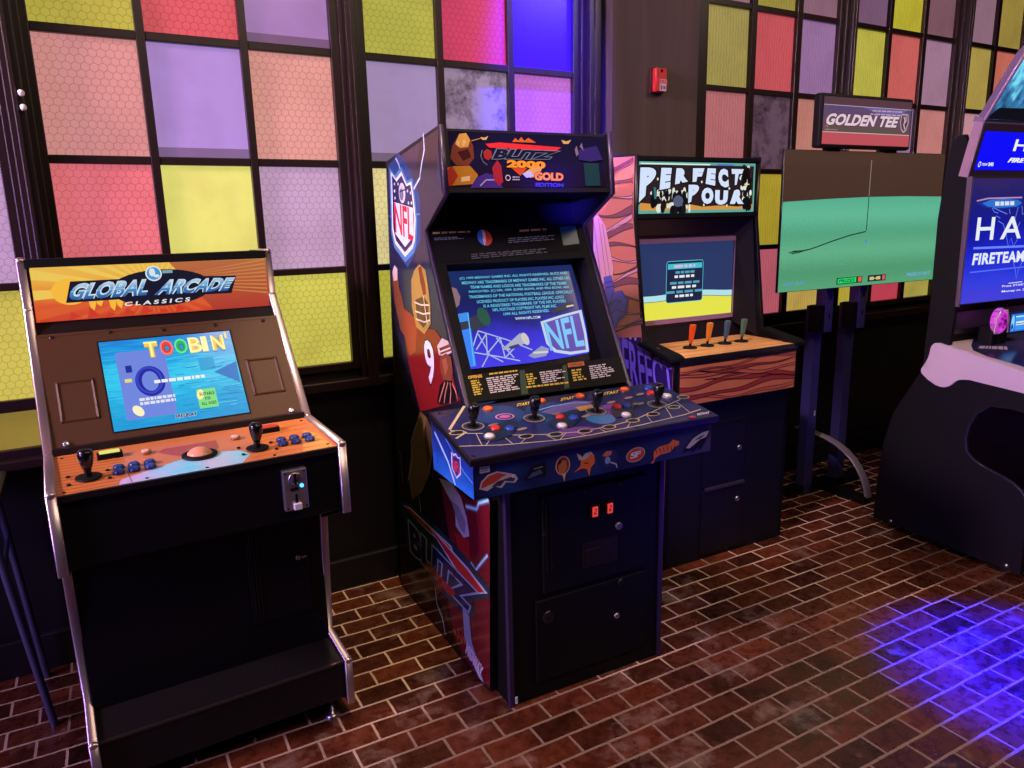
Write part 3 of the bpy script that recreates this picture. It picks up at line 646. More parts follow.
# --- control panel
OR, OR2 = D((206, 122, 62), .35), D((172, 92, 44), .35)
cpn = MB().prism([(1.045, .935), (1.045, .9508), (1.378, .967), (1.378, .945)], .010, gw-.010).build('control_panel', D((20, 16, 16), .4), g)
a = Art(FR['gp']); a.clip = (.012, .002, .703, .318)
a.rect((.012, .002), (.703, .318), OR)
for i in range(13):
    v0 = .010+.0235*i; a.line([(.012, v0+.004), (.06, v0+.001), (.11, v0+.006), (.175, v0+.002)], .0075, OR2); a.h -= a.step
a.nxt()
a.poly([(0.1451, -0.0749), (0.4415, -0.0863), (0.4761, 0.0629), (0.4577, 0.1074), (0.3955, 0.1310), (0.3180, 0.1188), (0.2871, 0.1054), (0.2411, 0.0817), (0.1526, 0.0384)], G([(0, (206, 170, 220)), (.3, (170, 206, 236)), (.5, (110, 220, 236)), (.7, (196, 200, 220)), (1, (120, 222, 226))], 'u', 0, .35, .7, 5))
a.poly([(0.2588, 0.2048), (0.3192, 0.1262), (0.3923, 0.1282), (0.4125, 0.1641), (0.4173, 0.2320), (0.2747, 0.2285)], D((172, 72, 48), .35))
a.poly([(0.6050, -0.0342), (0.6943, -0.0271), (0.6900, 0.1354), (0.6627, 0.1909)], D((220, 160, 78), .35))
for i in range(6): 
    a.line([(.47+.01*i, .03+.04*i), (.58, .036+.042*i), (.69, .03+.045*i)], .004, D((186, 106, 56), .35)); a.h -= a.step
a.nxt()
a.line([(.175, .004), (.172, .10), (.20, .17)], .002, D((120, 70, 50)))
a.build('panel_print', None, cpn, label='orange wood-look print with a pale blue and pink middle')
N = nrm('gp')
for u in (.084, .502):
    o = on('gp', u, .090, .004); joystick(cpn, o, N)
    for du, dv in ((-.045, -.03), (.045, -.03), (-.045, .032), (.045, .032)): MB().lathe([(.0055, 0), (.005, .0022), (0, .003)], on('gp', u+du, .090+dv, .003), N, BLK2, 12).build('bolt', None, cpn)
for us, vv in (((.153, .189, .227), .087), ((.155, .191, .229), .123), ((.573, .611, .651), .086), ((.577, .615, .653), .123)):
    for u in us: button(cpn, on('gp', u, vv, .003), N, (34, 58, 142))
for u, c in ((.230, (236, 170, 130)), (.468, (240, 180, 140))): button(cpn, on('gp', u, .215, .003), N, c, .014)
for u, c in ((.143, (236, 240, 120)), (.569, (236, 70, 50))):
    sb = MB().box((u-.031, 1.268, .960), (u+.031, 1.298, .978)).build('start_button', BLK2, cpn, bevel=.003)
    MB().box((u-.025, 1.271, .976), (u+.025, 1.294, .983)).build('button_cap', E(c, .9), sb, bevel=.003, label='lit rectangular button cap')
tb = MB().lathe([(.046, 0), (.046, .004), (.036, .008), (.034, .004)], on('gp', .354, .122, .002), N, BLK2, 32).build('trackball', None, cpn)
MB().ball(on('gp', .354, .122, .001), .034, D((226, 152, 116), .18), (1, 1, .72), 24).build('ball', None, tb, label='pale orange trackball')
screws(cpn, 'gp', [(.028, .018), (.21, .016), (.354, .014), (.53, .016), (.685, .03), (.03, .29), (.685, .29)], .005)
# --- coin slot, doors
cs = MB().box((.540, 1.040, .791), (.607, 1.062, .909)).build('coin_slot', D((176, 166, 176), .33, .85), g, bevel=.003, label='small steel coin acceptor with a blue light')
c1 = MB().lathe([(.020, 0), (.020, .005), (.017, .007), (.015, .004), (0, .004)], (.573, 1.040, .882), (0, -1, 0), NICKEL, 24).build('coin_ring', None, cs)
MB().box((.5705, 1.034, .862), (.5755, 1.041, .900)).build('slot', BLK2, cs); MB().box((.558, 1.037, .850), (.580, 1.041, .857)).build('slot', BLK2, cs)
MB().box((.570, 1.037, .806), (.576, 1.041, .838)).build('slot', BLK2, cs)
MB().box((.563, 1.030, .793), (.585, 1.041, .812)).build('return_flap', D((216, 206, 214), .4), cs, bevel=.002)
MB().lathe([(.0055, 0), (.005, .003), (0, .004)], (.590, 1.040, .860), (0, -1, 0), E((70, 170, 255), 3.5), 14).build('indicator_light', None, cs, label='tiny glowing blue light')
for x in (.547, .600):
    for z in (.799, .901): MB().lathe([(.003, 0), (.0025, .0015), (0, .002)], (x, 1.040, z), (0, -1, 0), BLK2, 10).build('screw', None, cs)
dr = MB().box((.470, 1.290, .34), (.66, 1.302, .665)).build('coin_door', BLK, g, bevel=.004)
for i, x in enumerate((.478, .488, .498)): MB().box((x, 1.2865, .37), (x+.0035, 1.291, .648)).build('door_rib', D((20, 18, 22), .3), dr)
lock(dr, (.624, 1.290, .535), (0, -1, 0), .009); MB().box((.636, 1.286, .530), (.650, 1.291, .536)).build('lock_tab', NICKEL, dr)
ac = MB().tube([(.0, 1.9, .95), (-.03, 1.88, .80), (-.012, 1.86, .62), (-.03, 1.86, .40), (-.02, 1.9, .02)], .003, BLK2, 6).build('power_cord', None, g)

# ================================================================== football cabinet in the middle
b = thing('arcade_cabinet', 'tall dark football arcade cabinet with four joysticks and shield print on its side', 'arcade machine', CABS['b'], (.329, .45, 0), 'arcade cabinets')
bw = .658
prof = [(0, .012), (0, .80), (.05, .93), (.127, .986), (.415, 1.549), (.227, 1.659), (.251, 1.869), (.775, 1.798), (.894, .0), (.02, .0)]
EDGE = D((52, 38, 62), .35); NAVY = D((16, 15, 30), .45)
def tmould(parent, x, pts, r=.0095, m=EDGE):
    return MB().tube([(x, y, z) for y, z in pts], r, m, 10, .004).build('edge_trim', None, parent, label='rubber edge strip')
for x in (-.004, bw-.014):
    sp = MB().prism(prof, x, x+.018).build('side_panel', NAVY, b)
    tmould(sp, x+.009, [(.0, .80), (.05, .93), (.127, .986), (.415, 1.549), (.227, 1.659), (.251, 1.869), (.775, 1.798)])
MB().prism([(.04, .02), (.04, .80), (.12, .93), (.40, .99), (.55, 1.50), (.53, 1.668), (.27, 1.675), (.275, 1.855), (.76, 1.785), (.87, .02)], .014, bw-.014).build('body', NAVY, b)
# door box standing forward of the sides
MB().box((.022, -.096, .0), (.64, .06, .80)).build('door_box', BLK2, b)
for x in (.026, .634): MB().box((x-.008, -.104, .0), (x+.008, -.085, .80)).build('corner_strip', D((44, 34, 66), .35), b)
d1 = MB().box((.15, -.106, .375), (.565, -.094, .715)).build('coin_door', BLK2, b, bevel=.004)
d2 = MB().box((.12, -.106, .06), (.565, -.094, .355)).build('cash_door', BLK2, b, bevel=.004)
RR = D((18, 16, 20), .28)
for x in (.160, .176): MB().box((x, -.1095, .45), (x+.004, -.105, .69)).build('hinge', RR, d1)
for u, v in ((.155, .585), (.18, .47), (.18, .685), (.31, .70)): MB().lathe([(.006, 0), (.004, .003), (0, .003)], (u, -.106, v), (0, -1, 0), RR, 12).build('bolt', None, d1)
MB().box((.30, -.109, .43), (.44, -.105, .52)).box((.315, -.112, .45), (.37, -.105, .495)).build('coin_return', RR, d1, bevel=.002)
for x in (.342, .402):
    cr = MB().box((x-.013, -.118, .607), (x+.013, -.104, .648)).build('coin_button', D((70, 8, 10), .3), d1, bevel=.002)
    MB().box((x-.010, -.1205, .611), (x+.010, -.117, .645)).build('lit_face', E((236, 66, 62), .9), cr, label='glowing red coin button face')
    a = Art(((x, -.1205, .628), (1, 0, 0), (0, 0, 1), (0, -1, 0))); a.line([(-.004, .010), (.002, .010), (.004, .004), (-.003, -.001), (.003, -.010)], .0035, D((60, 4, 6))).line([(-.004, -.002), (-.004, -.011)], .003, D((60, 4, 6))); a.build('coin_mark', None, cr)
lock(d1, (.446, -.106, .551), (0, -1, 0), .014); lock(d2, (.441, -.106, .217), (0, -1, 0), .011); lock(d1, (.455, -.106, .70), (0, -1, 0), .011, m=RR)
lock(d2, (.455, -.106, .343), (0, -1, 0), .011, m=RR); MB().lathe([(.022, 0), (.018, .005), (.008, .006), (.006, .003), (0, .003)], (.165, -.106, .29), (0, -1, 0), RR, 20).build('vent_knob', None, d2)
MB().box((.036, -.1075, .012), (.044, -.1035, .036)).build('sticker', D((200, 196, 200), .5), b, label='tiny white sticker at the foot')
# marquee
mq = MB().prism([(.2335, 1.663), (.2575, 1.862), (.29, 1.858), (.27, 1.663)], .014, bw-.014).build('marquee', D((20, 14, 22), .35), b)
FB_ = ((0, .2322, 1.659), (1, 0, 0), (0, .024, .210), (0, -.210, .024))
a = Art(FB_)
a.poly([(.030, .022), (.630, .022), (.630, .196), (.030, .196)], G([(0, (30, 18, 34)), (.5, (26, 22, 52)), (1, (20, 18, 44))], 'v', 0, .18, .5, 3))
def br_(x, y): return (440+x/5.69, 130+y/5.69)
a.poly([(0.0124, 0.0808), (0.0443, 0.0875), (0.0974, 0.0882), (0.1236, 0.0599), (0.1066, 0.0311), (0.0107, 0.0246)], D((168, 112, 36), .25)).poly([(0.0043, 0.0683), (0.0339, 0.0873), (0.0520, 0.0562), (0.0281, 0.0246), (0.0037, 0.0246)], D((150, 44, 34), .25))
a.poly([(0.0396, 0.1498), (0.0635, 0.1816), (0.0988, 0.1827), (0.1139, 0.1517), (0.1140, 0.1138), (0.0903, 0.0881), (0.0481, 0.0907), (0.0292, 0.1122)], D((110, 52, 38), .25)).poly([(0.0507, 0.1563), (0.0676, 0.1880), (0.0926, 0.1919), (0.1048, 0.1703), (0.0957, 0.1481), (0.0671, 0.1443)], D((196, 148, 64), .25)).poly([(0.0554, 0.1315), (0.0951, 0.1418), (0.1036, 0.1167), (0.0739, 0.1036)], D((60, 20, 22), .25))
a.polys([[(0.0550, 0.1658), (0.0657, 0.1677), (0.0641, 0.1504), (0.0571, 0.1503)], [(0.0800, 0.1696), (0.0903, 0.1668), (0.0818, 0.1509), (0.0765, 0.1507)], [(0.0623, 0.0531), (0.0945, 0.0565), (0.0931, 0.0406), (0.0608, 0.0373)]], D((206, 176, 120), .25))
a.poly([(0.0911, 0.0183), (0.1155, 0.0502), (0.1532, 0.0665), (0.1929, 0.0572), (0.2118, 0.0183)], D((62, 40, 118), .25)).poly([(0.1767, 0.0828), (0.1974, 0.1088), (0.2106, 0.0897), (0.2135, 0.0378), (0.1975, 0.0248), (0.1806, 0.0442)], D((150, 34, 52), .25)).line([(0.1277, 0.0247), (0.1512, 0.0440), (0.1806, 0.0442)], .004, D((150, 150, 190), .25))
a.poly([(0.1483, 0.1335), (0.1637, 0.1434), (0.1778, 0.1373), (0.1798, 0.1181), (0.1641, 0.1067), (0.1502, 0.1144)], D((150, 42, 40), .25)).line([(0.1452, 0.1398), (0.1381, 0.1205), (0.1454, 0.1016), (0.1592, 0.0922)], .002, D((120, 130, 140), .25))
a.line([(0.1081, 0.1673), (0.1412, 0.1761), (0.1669, 0.1801)], .003, D((160, 120, 60), .25)).polys([[(0.1416, 0.1809), (0.1559, 0.1781), (0.1710, 0.1849), (0.1626, 0.1720), (0.1480, 0.1716)], [(0.4509, 0.1802), (0.4708, 0.1757), (0.4917, 0.1814), (0.4783, 0.1675), (0.4579, 0.1670)]], D((190, 160, 90), .25))
a.polys([[(0.2586, 0.1682), (0.2711, 0.1816), (0.2816, 0.1721), (0.2942, 0.1855), (0.3046, 0.1728), (0.3209, 0.1830), (0.3506, 0.1675)]], D((190, 90, 40), .25))
a.poly([(0.1578, 0.1591), (0.2097, 0.1650), (0.4489, 0.1547), (0.4278, 0.1428), (0.1713, 0.1474)], D((206, 44, 48), .25))
a.text('BLITZ', [(0.1884, 0.1119), (0.4095, 0.1150), (0.4277, 0.1415), (0.1912, 0.1440)], D((18, 20, 44), .25), .05, .25, 1.02, D((104, 120, 134), .25), .05)
a.poly([(0.2476, 0.0836), (0.3087, 0.0844), (0.2796, 0.0578)], D((190, 70, 34), .25))
a.text('2000', [(0.2307, 0.0847), (0.3789, 0.0819), (0.3809, 0.1059), (0.2328, 0.1094)], D((226, 146, 40), .25), .06, 0, 1.0, D((90, 40, 16), .25), .04)
a.poly([(0.2878, 0.0644), (0.3284, 0.0879), (0.3673, 0.0851), (0.3494, 0.0583), (0.3176, 0.0514)], D((200, 150, 60), .25)).poly([(0.2878, 0.0644), (0.3195, 0.0746), (0.3298, 0.0581), (0.3021, 0.0513)], D((170, 176, 196), .25))
a.text('GOLD', [(0.3325, 0.0436), (0.4480, 0.0414), (0.4501, 0.0685), (0.3348, 0.0714)], D((214, 132, 52), .25), .06, 0, 1.0, D((90, 30, 24), .25), .04)
a.text('EDITION', [(0.3347, 0.0223), (0.4463, 0.0203), (0.4474, 0.0339), (0.3358, 0.0356)], D((66, 54, 120), .25), .04)
a.ring((0.2316, 0.0509), .010, .010, .003, D((190, 180, 190), .25)).bars([(0.2477, 0.0412), (0.2744, 0.0413), (0.2757, 0.0578), (0.2491, 0.0576)], 2, D((160, 160, 170), .25), (1, 1), 3, 2)
a.poly([(0.5354, 0.1042), (0.5988, 0.1034), (0.6015, 0.0253), (0.5377, 0.0252)], D((24, 58, 60), .25)).poly([(0.5180, 0.1482), (0.5948, 0.1637), (0.6169, 0.1158), (0.5651, 0.1081), (0.5153, 0.1141)], D((48, 38, 96), .2))
a.polys([[(0.5014, 0.1478), (0.5107, 0.1616), (0.5169, 0.1346), (0.5078, 0.1242)], [(0.5229, 0.1585), (0.5323, 0.1723), (0.5386, 0.1452)]], D((120, 106, 118), .25))
a.build('marquee_print', None, mq, label='unlit dark blue sign print with red, orange and gold lettering')
# hood with speaker panel, monitor bay
MB().prism([(.246, 1.661), (.50, 1.648), (.47, 1.50), (.53, 1.50), (.53, 1.672), (.262, 1.672)], .014, bw-.014).build('speaker_panel', D((16, 15, 34), .5, 0, .2), b)
bay = MB()
for x0, x1 in ((.014, .046), (bw-.046, bw-.014)): bay.prism([(.125, .988), (.415, 1.552), (.50, 1.50), (.21, .94)], x0, x1)
bay.prism([(.127, .988), (.155, 1.043), (.22, 1.01), (.19, .955)], .014, bw-.014).prism([(.352, 1.428), (.414, 1.549), (.48, 1.515), (.418, 1.394)], .014, bw-.014)
bayo = bay.build('monitor_bezel', D((10, 9, 18), .6, 0, .12), b)
a = Art(FR['bg'], lift=.003)
a.poly([(0.0101, 0.0984), (0.6482, 0.0946), (0.6707, -0.0034), (0.0144, 0.0046)], D((22, 23, 20), .6, 0, .1))
YT, WT = D((206, 178, 62), .4), D((206, 196, 200), .4)
GR = D((40, 62, 46), .4); a.poly([(0.2224, 0.0906), (0.2423, 0.0919), (0.2347, 0.0063), (0.2074, 0.0063)], GR).poly([(0.3950, 0.0887), (0.4122, 0.0905), (0.4000, 0.0064), (0.3790, 0.0055)], GR)
a.text('OFFENSE', [(0.0284, 0.0843), (0.0799, 0.0843), (0.0803, 0.0948), (0.0288, 0.0947)], D((230, 176, 60), .4), .03)
a.bars([(0.0359, 0.0257), (0.0726, 0.0257), (0.0751, 0.0799), (0.0345, 0.0794)], 7, YT, (.7, 1), 2, 1, .6).bars([(0.0946, 0.0249), (0.2126, 0.0256), (0.2162, 0.0823), (0.0921, 0.0813)], 8, WT, (.7, 1), 5, 2, .55)
a.bars([(0.1072, 0.0890), (0.2140, 0.0887), (0.2146, 0.0951), (0.1074, 0.0957)], 1, YT, (1, 1), 6, 3, .8).bars([(0.2427, 0.0357), (0.2824, 0.0361), (0.2820, 0.0777), (0.2423, 0.0773)], 5, YT, (.6, 1), 2, 4, .6)
a.bars([(0.2978, 0.0342), (0.4044, 0.0355), (0.4043, 0.0779), (0.2965, 0.0781)], 6, WT, (.6, 1), 5, 5, .55).bars([(0.2322, 0.0259), (0.4004, 0.0219), (0.4007, 0.0300), (0.2322, 0.0331)], 1, YT, (1, 1), 9, 6, .8)
a.poly([(0.4157, 0.0796), (0.4851, 0.0798), (0.4854, 0.0950), (0.4177, 0.0951)], D((206, 96, 50), .4)).text('DEFENSE', [(0.4222, 0.0819), (0.4798, 0.0820), (0.4804, 0.0925), (0.4227, 0.0923)], D((70, 24, 12), .4), .03)
a.bars([(0.4224, 0.0258), (0.4816, 0.0259), (0.4825, 0.0711), (0.4257, 0.0709)], 5, YT, (.6, 1), 2, 7, .6).bars([(0.4985, 0.0253), (0.6128, 0.0265), (0.6068, 0.0774), (0.5013, 0.0765)], 7, WT, (.6, 1), 4, 8, .5)
a.build('instruction_card', None, bayo, label='black card of yellow and white instructions under the screen')
a = Art(FR['bg'], lift=.003)
a.poly([(0.0143, 0.6322), (0.6036, 0.6368), (0.6028, 0.5285), (0.0292, 0.5038)], D((10, 9, 18), .6, 0, .1))
a.bars([(0.0224, 0.6111), (0.1731, 0.6130), (0.1748, 0.6200), (0.0242, 0.6191)], 1, D((196, 150, 104), .4), (1, 1), 5, 3, .9).bars([(0.0224, 0.5866), (0.1400, 0.5885), (0.1428, 0.6000), (0.0250, 0.5978)], 2, D((104, 106, 140), .4), (.7, 1), 7, 4, .5)
a.ell((0.2169, 0.5913), .028, .031, D((196, 52, 52), .3)).ell((0.2157, 0.5914), .028, .031, D((60, 104, 226), .3), a0=PI/2, a1=PI*1.5).poly([(0.2149, 0.6227), (0.2233, 0.6087), (0.2169, 0.5757), (0.2072, 0.5605), (0.2067, 0.5839)], D((224, 196, 178), .3))
a.bars([(0.3615, 0.6085), (0.4773, 0.6128), (0.4796, 0.6209), (0.3640, 0.6177)], 1, D((186, 140, 110), .4), (1, 1), 3, 5, .9).bars([(0.3045, 0.5646), (0.5269, 0.5726), (0.5333, 0.5946), (0.3107, 0.5881)], 3, D((120, 118, 146), .4), (.6, 1), 8, 6, .45)
a.poly([(0.5372, 0.6235), (0.6094, 0.6257), (0.6057, 0.5532), (0.5329, 0.5478)], D((22, 64, 76), .35))
a.bars([(0.1438, 0.5094), (0.4949, 0.5224), (0.4965, 0.5431), (0.1478, 0.5321)], 3, D((62, 60, 84), .4), (.8, 1), 10, 9, .5)
a.build('instruction_card', None, bayo, label='dark strip of rules with a red and blue disc above the screen')
# tube screen
tube = MB().slab([on('bx', .048, .085, -.004), on('bx', bw-.048, .085, -.004), on('bx', bw-.048, .54, -.004), on('bx', .048, .54, -.004)], .03).build('monitor', D((8, 8, 12), .2), b)
a = Art(FR['bx'])
def bk(x, y): return (x, y)
out_ = [(0.0682, 0.4990), (0.1331, 0.5128), (0.2479, 0.5265), (0.3518, 0.5290), (0.4789, 0.5233), (0.5686, 0.5107), (0.5878, 0.4993), (0.5919, 0.3913), (0.5808, 0.2497), (0.5665, 0.1513), (0.5538, 0.1388), (0.4321, 0.1327), (0.3060, 0.1297), (0.0604, 0.1342), (0.0543, 0.1475), (0.0583, 0.2968)]
a.poly(out_, G([(0, (70, 62, 236)), (.25, (58, 50, 214)), (.42, (30, 34, 128)), (.62, (22, 30, 92)), (.85, (26, 44, 100)), (1, (38, 50, 110))], 'v', .95, .12, .25, 4))
CY = E((96, 196, 222), 1.0)
LN = ['(C) 1999 MIDWAY GAMES INC. ALL RIGHTS RESERVED. BLITZ AND', 'MIDWAY ARE TRADEMARKS OF MIDWAY GAMES INC. ALL OTHER NFL', 'TEAM NAMES AND LOGOS ARE TRADEMARKS OF THE TEAMS', 'INDICATED. (C) NFL 1999. SUPER BOWL AND PRO BOWL ARE', 'TRADEMARKS OF THE NATIONAL FOOTBALL LEAGUE. OFFICIALLY', 'LICENSED PRODUCT OF PLAYERS INC. PLAYERS INC. LOGO', 'IS A REGISTERED TRADEMARK OF THE NFL PLAYERS', 'NFL FOOTAGE COPYRIGHT NFL FILMS INC.', '1999 ALL RIGHTS RESERVED.', 'WWW.NFL.COM']
Q = [[(0.1117, 0.4609), (0.5591, 0.4568), (0.5608, 0.4687), (0.1132, 0.4719)], [(0.1165, 0.4441), (0.5648, 0.4367), (0.5665, 0.4485), (0.1177, 0.4551)], [(0.1441, 0.4262), (0.5433, 0.4166), (0.5449, 0.4284), (0.1452, 0.4373)], [(0.1350, 0.4085), (0.5501, 0.3990), (0.5518, 0.4108), (0.1362, 0.4195)], [(0.1305, 0.3898), (0.5603, 0.3803), (0.5620, 0.3921), (0.1316, 0.4008)],
     [(0.1567, 0.3696), (0.5158, 0.3623), (0.5175, 0.3740), (0.1578, 0.3806)], [(0.1780, 0.3512), (0.5190, 0.3459), (0.5206, 0.3575), (0.1791, 0.3621)], [(0.2097, 0.3341), (0.4757, 0.3296), (0.4772, 0.3411), (0.2109, 0.3451)], [(0.2483, 0.3148), (0.4383, 0.3139), (0.4397, 0.3249), (0.2495, 0.3255)], [(0.2900, 0.2944), (0.3934, 0.2924), (0.3950, 0.3025), (0.2914, 0.3043)]]
for t_, q_ in zip(LN, Q): a.text(t_, q_, CY if t_[:3] != 'WWW' else E((200, 226, 240), 1), .02)
LW = E((170, 186, 232), .95)
def zb(x, y): return (440+x/5.69, 250+y/5.69)
for p_ in ([(0.1351, 0.2674), (0.2381, 0.2237), (0.3271, 0.1766)], [(0.0865, 0.1948), (0.1949, 0.1646), (0.2685, 0.1415)], [(0.1351, 0.2674), (0.0902, 0.1944), (0.0744, 0.1452)], [(0.1628, 0.2536), (0.1482, 0.1808)], [(0.1106, 0.1995), (0.1628, 0.2536)], [(0.1482, 0.1808), (0.2128, 0.2337)], [(0.2128, 0.2337), (0.2131, 0.1588)], [(0.2131, 0.1588), (0.2774, 0.2046)], [(0.1324, 0.2565), (0.1558, 0.1800), (0.1178, 0.1365)], [(0.1549, 0.1764), (0.2017, 0.1453)], [(0.1974, 0.2353), (0.2480, 0.1550)]):
    a.line(p_, .0045, LW); a.h -= a.step
a.nxt()
a.poly([(0.2101, 0.1927), (0.2963, 0.2446), (0.3102, 0.2051), (0.2314, 0.1830)], E((176, 180, 206), .9)).ell((0.3102, 0.2203), .014, .024, E((210, 204, 196), .95), rot=.2).poly([(0.2353, 0.1976), (0.2774, 0.2046), (0.2833, 0.1964), (0.2440, 0.1854)], E((60, 56, 120), .9))
a.poly([(0.3050, 0.1562), (0.3675, 0.1877), (0.3970, 0.1731), (0.3774, 0.1483), (0.3264, 0.1444)], E((150, 156, 200), .9)).line([(0.3280, 0.1651), (0.3897, 0.1623)], .008, E((220, 214, 206), .9))
a.poly([(0.0657, 0.2961), (0.1336, 0.3238), (0.1900, 0.3457), (0.1826, 0.2856), (0.1361, 0.2711), (0.0726, 0.2622)], E((44, 50, 74), .9)).ell((0.1690, 0.3170), .022, .036, E((26, 86, 70), .9), rot=.25)
a.poly([(0.0692, 0.3348), (0.1103, 0.3389), (0.1065, 0.3074), (0.0693, 0.3032)], E((52, 140, 232), 1)).poly([(0.0660, 0.2739), (0.1091, 0.2792), (0.0965, 0.1426), (0.0576, 0.1381)], E((52, 130, 246), 1)).line([(0.1117, 0.3369), (0.0891, 0.1435)], .004, E((90, 190, 250), 1))
a.poly([(0.0587, 0.4425), (0.0899, 0.4291), (0.0978, 0.3982), (0.0869, 0.3689), (0.0547, 0.3453), (0.0557, 0.3975)], E((150, 116, 130), .8))
a.poly([(0.4465, 0.3172), (0.5087, 0.3362), (0.5512, 0.3451), (0.5453, 0.3253), (0.4474, 0.3052)], E((26, 40, 46), .9)).line([(0.5150, 0.3277), (0.5471, 0.3312)], .006, E((220, 206, 176), 1))
a.poly([(0.3888, 0.2787), (0.4796, 0.2965), (0.5767, 0.3106), (0.5701, 0.2146), (0.5598, 0.1441), (0.4776, 0.1412), (0.4138, 0.1578), (0.3900, 0.1931)], E((196, 214, 238), .95)).poly([(0.3995, 0.2719), (0.4768, 0.2868), (0.5622, 0.2997), (0.5593, 0.2156), (0.5492, 0.1531), (0.4810, 0.1525), (0.4248, 0.1663), (0.3993, 0.1960)], E((96, 74, 176), .95))
a.text('NFL', [(0.3990, 0.1652), (0.5496, 0.1689), (0.5583, 0.2940), (0.4016, 0.2717)], E((120, 196, 244), 1), .02, 0, 1)
a.build('screen_picture', None, tube, label='lit blue screen of copyright text with a stadium truss')
# control panel
cp = MB().slab([on('bc', *q) for q in [(-0.1550, 0.0004), (0.7574, -0.0039), (0.7583, 0.3294), (-0.1313, 0.3614)]], .022).build('control_panel', D((17, 15, 24), .4), b, bevel=.004)
fl, frr, brr, bll = [(-0.1550, 0.0004), (0.7574, -0.0039), (0.7583, 0.3294), (-0.1313, 0.3614)]
a = Art(FR['bc'], lift=.0009)
def cq(s_, t_): return bil((fl, frr, brr, bll), s_, t_)
a.poly([cq(.006, .016), cq(.994, .016), cq(.994, .985), cq(.006, .985)], G([(0, (58, 52, 92)), (.4, (38, 40, 92)), (.75, (34, 40, 84)), (1, (44, 42, 66))], 'v', 0, .22, .5, 5))
for c_, rx_, ry_, m_ in (((0.0707, 0.2595), .085, .075, (36, 62, 116)), ((0.2416, 0.2214), .09, .08, (34, 58, 110)), ((0.3633, 0.1230), .05, .05, (60, 120, 170)), ((0.4528, 0.1602), .06, .05, (110, 70, 140)), ((0.5962, 0.1626), .06, .06, (30, 44, 82)), ((0.2273, 0.0595), .07, .03, (104, 68, 136)), ((0.0580, 0.3808), .06, .03, (30, 46, 84))):
    a.ell(c_, rx_, ry_, D(m_, .24))
TAN = D((198, 180, 150), .3)
for p_, w_ in (([(-0.1465, 0.0941), (-0.0265, 0.0564), (0.1413, 0.0260), (0.2675, 0.0204), (0.4621, 0.0261), (0.6476, 0.0419), (0.7327, 0.0601)], .0045), ([(-0.1044, 0.1735), (-0.0294, 0.1430), (0.0439, 0.1032), (0.1233, 0.0763), (0.2302, 0.0544), (0.3538, 0.0535), (0.4622, 0.0683), (0.6190, 0.1212), (0.7212, 0.1551)], .004), ([(-0.0067, 0.3635), (-0.1255, 0.2111)], .009), ([(-0.0851, 0.1761), (-0.1331, 0.1455)], .007), ([(-0.1270, 0.2038), (-0.0880, 0.1734)], .005),
               ([(-0.0631, 0.1560), (-0.0818, 0.0759)], .0025), ([(-0.0113, 0.1322), (-0.0701, 0.0734)], .0025), ([(0.0045, 0.1299), (0.0067, 0.0506)], .0025), ([(0.0862, 0.0906), (0.0276, 0.0460)], .0025), ([(0.1290, 0.0740), (0.1401, 0.0280)], .0025), ([(0.1951, 0.0601), (0.1532, 0.0266)], .0025), ([(0.2282, 0.0552), (0.2431, 0.0221)], .0025), ([(0.3136, 0.0502), (0.3140, 0.0181)], .0025), ([(0.4479, 0.0652), (0.3991, 0.0255)], .0025), ([(0.5226, 0.0891), (0.4999, 0.0284)], .0025), ([(0.6285, 0.1223), (0.5891, 0.0375)], .0025), ([(0.6952, 0.1452), (0.6754, 0.0495)], .0025)):
    a.line(p_, w_, TAN); a.h -= a.step
a.nxt()
for c_ in ((0.0685, 0.0837), (0.1598, 0.0636), (0.2586, 0.0513), (0.3472, 0.0495), (0.4510, 0.0640), (0.5475, 0.0841), (0.6553, 0.1076), (0.7475, 0.1703), (-0.1138, 0.1818)):
    a.ell(c_, .026, .016, D((186, 168, 132), .3), 12); a.ell(c_, .021, .012, D((24, 20, 26), .3), 12); a.h -= 2*a.step
a.nxt().nxt()
for q_ in ([(0.1514, 0.2982), (0.2033, 0.3000), (0.2172, 0.3220), (0.1653, 0.3206)], [(0.3159, 0.2892), (0.3712, 0.2919), (0.3866, 0.3135), (0.3307, 0.3107)], [(0.4858, 0.2812), (0.5515, 0.2833), (0.5704, 0.3072), (0.5041, 0.3046)]): a.text('START', q_, D((226, 196, 76), .3), .03, .1)
a.poly([(0.2034, 0.2269), (0.2808, 0.2611), (0.3631, 0.2727), (0.4160, 0.2484), (0.3684, 0.2009), (0.3022, 0.2076), (0.2368, 0.1881)], D((96, 84, 150), .3)).poly([(0.3319, 0.2237), (0.4009, 0.2257), (0.3851, 0.1901), (0.3289, 0.1886)], D((190, 150, 70), .3)).line([(0.1890, 0.2411), (0.2636, 0.2583), (0.3348, 0.2596), (0.3979, 0.2456)], .006, D((130, 170, 220), .3))
a.ring((0.0762, 0.2368), .032, .024, .005, D((214, 130, 196), .3)).ell((0.0762, 0.2368), .019, .012, D((190, 96, 170), .3))
for c_ in ((0.0125, 0.1931), (0.0817, 0.1329), (0.2432, 0.1988), (0.3256, 0.1477), (0.4730, 0.2178), (0.5603, 0.1712), (0.5559, 0.2308), (0.6153, 0.2438), (0.5377, 0.1749)): a.ell(c_, .020, .008, D((150, 128, 110), .3), 10, rot=.2); a.h -= a.step
a.nxt()
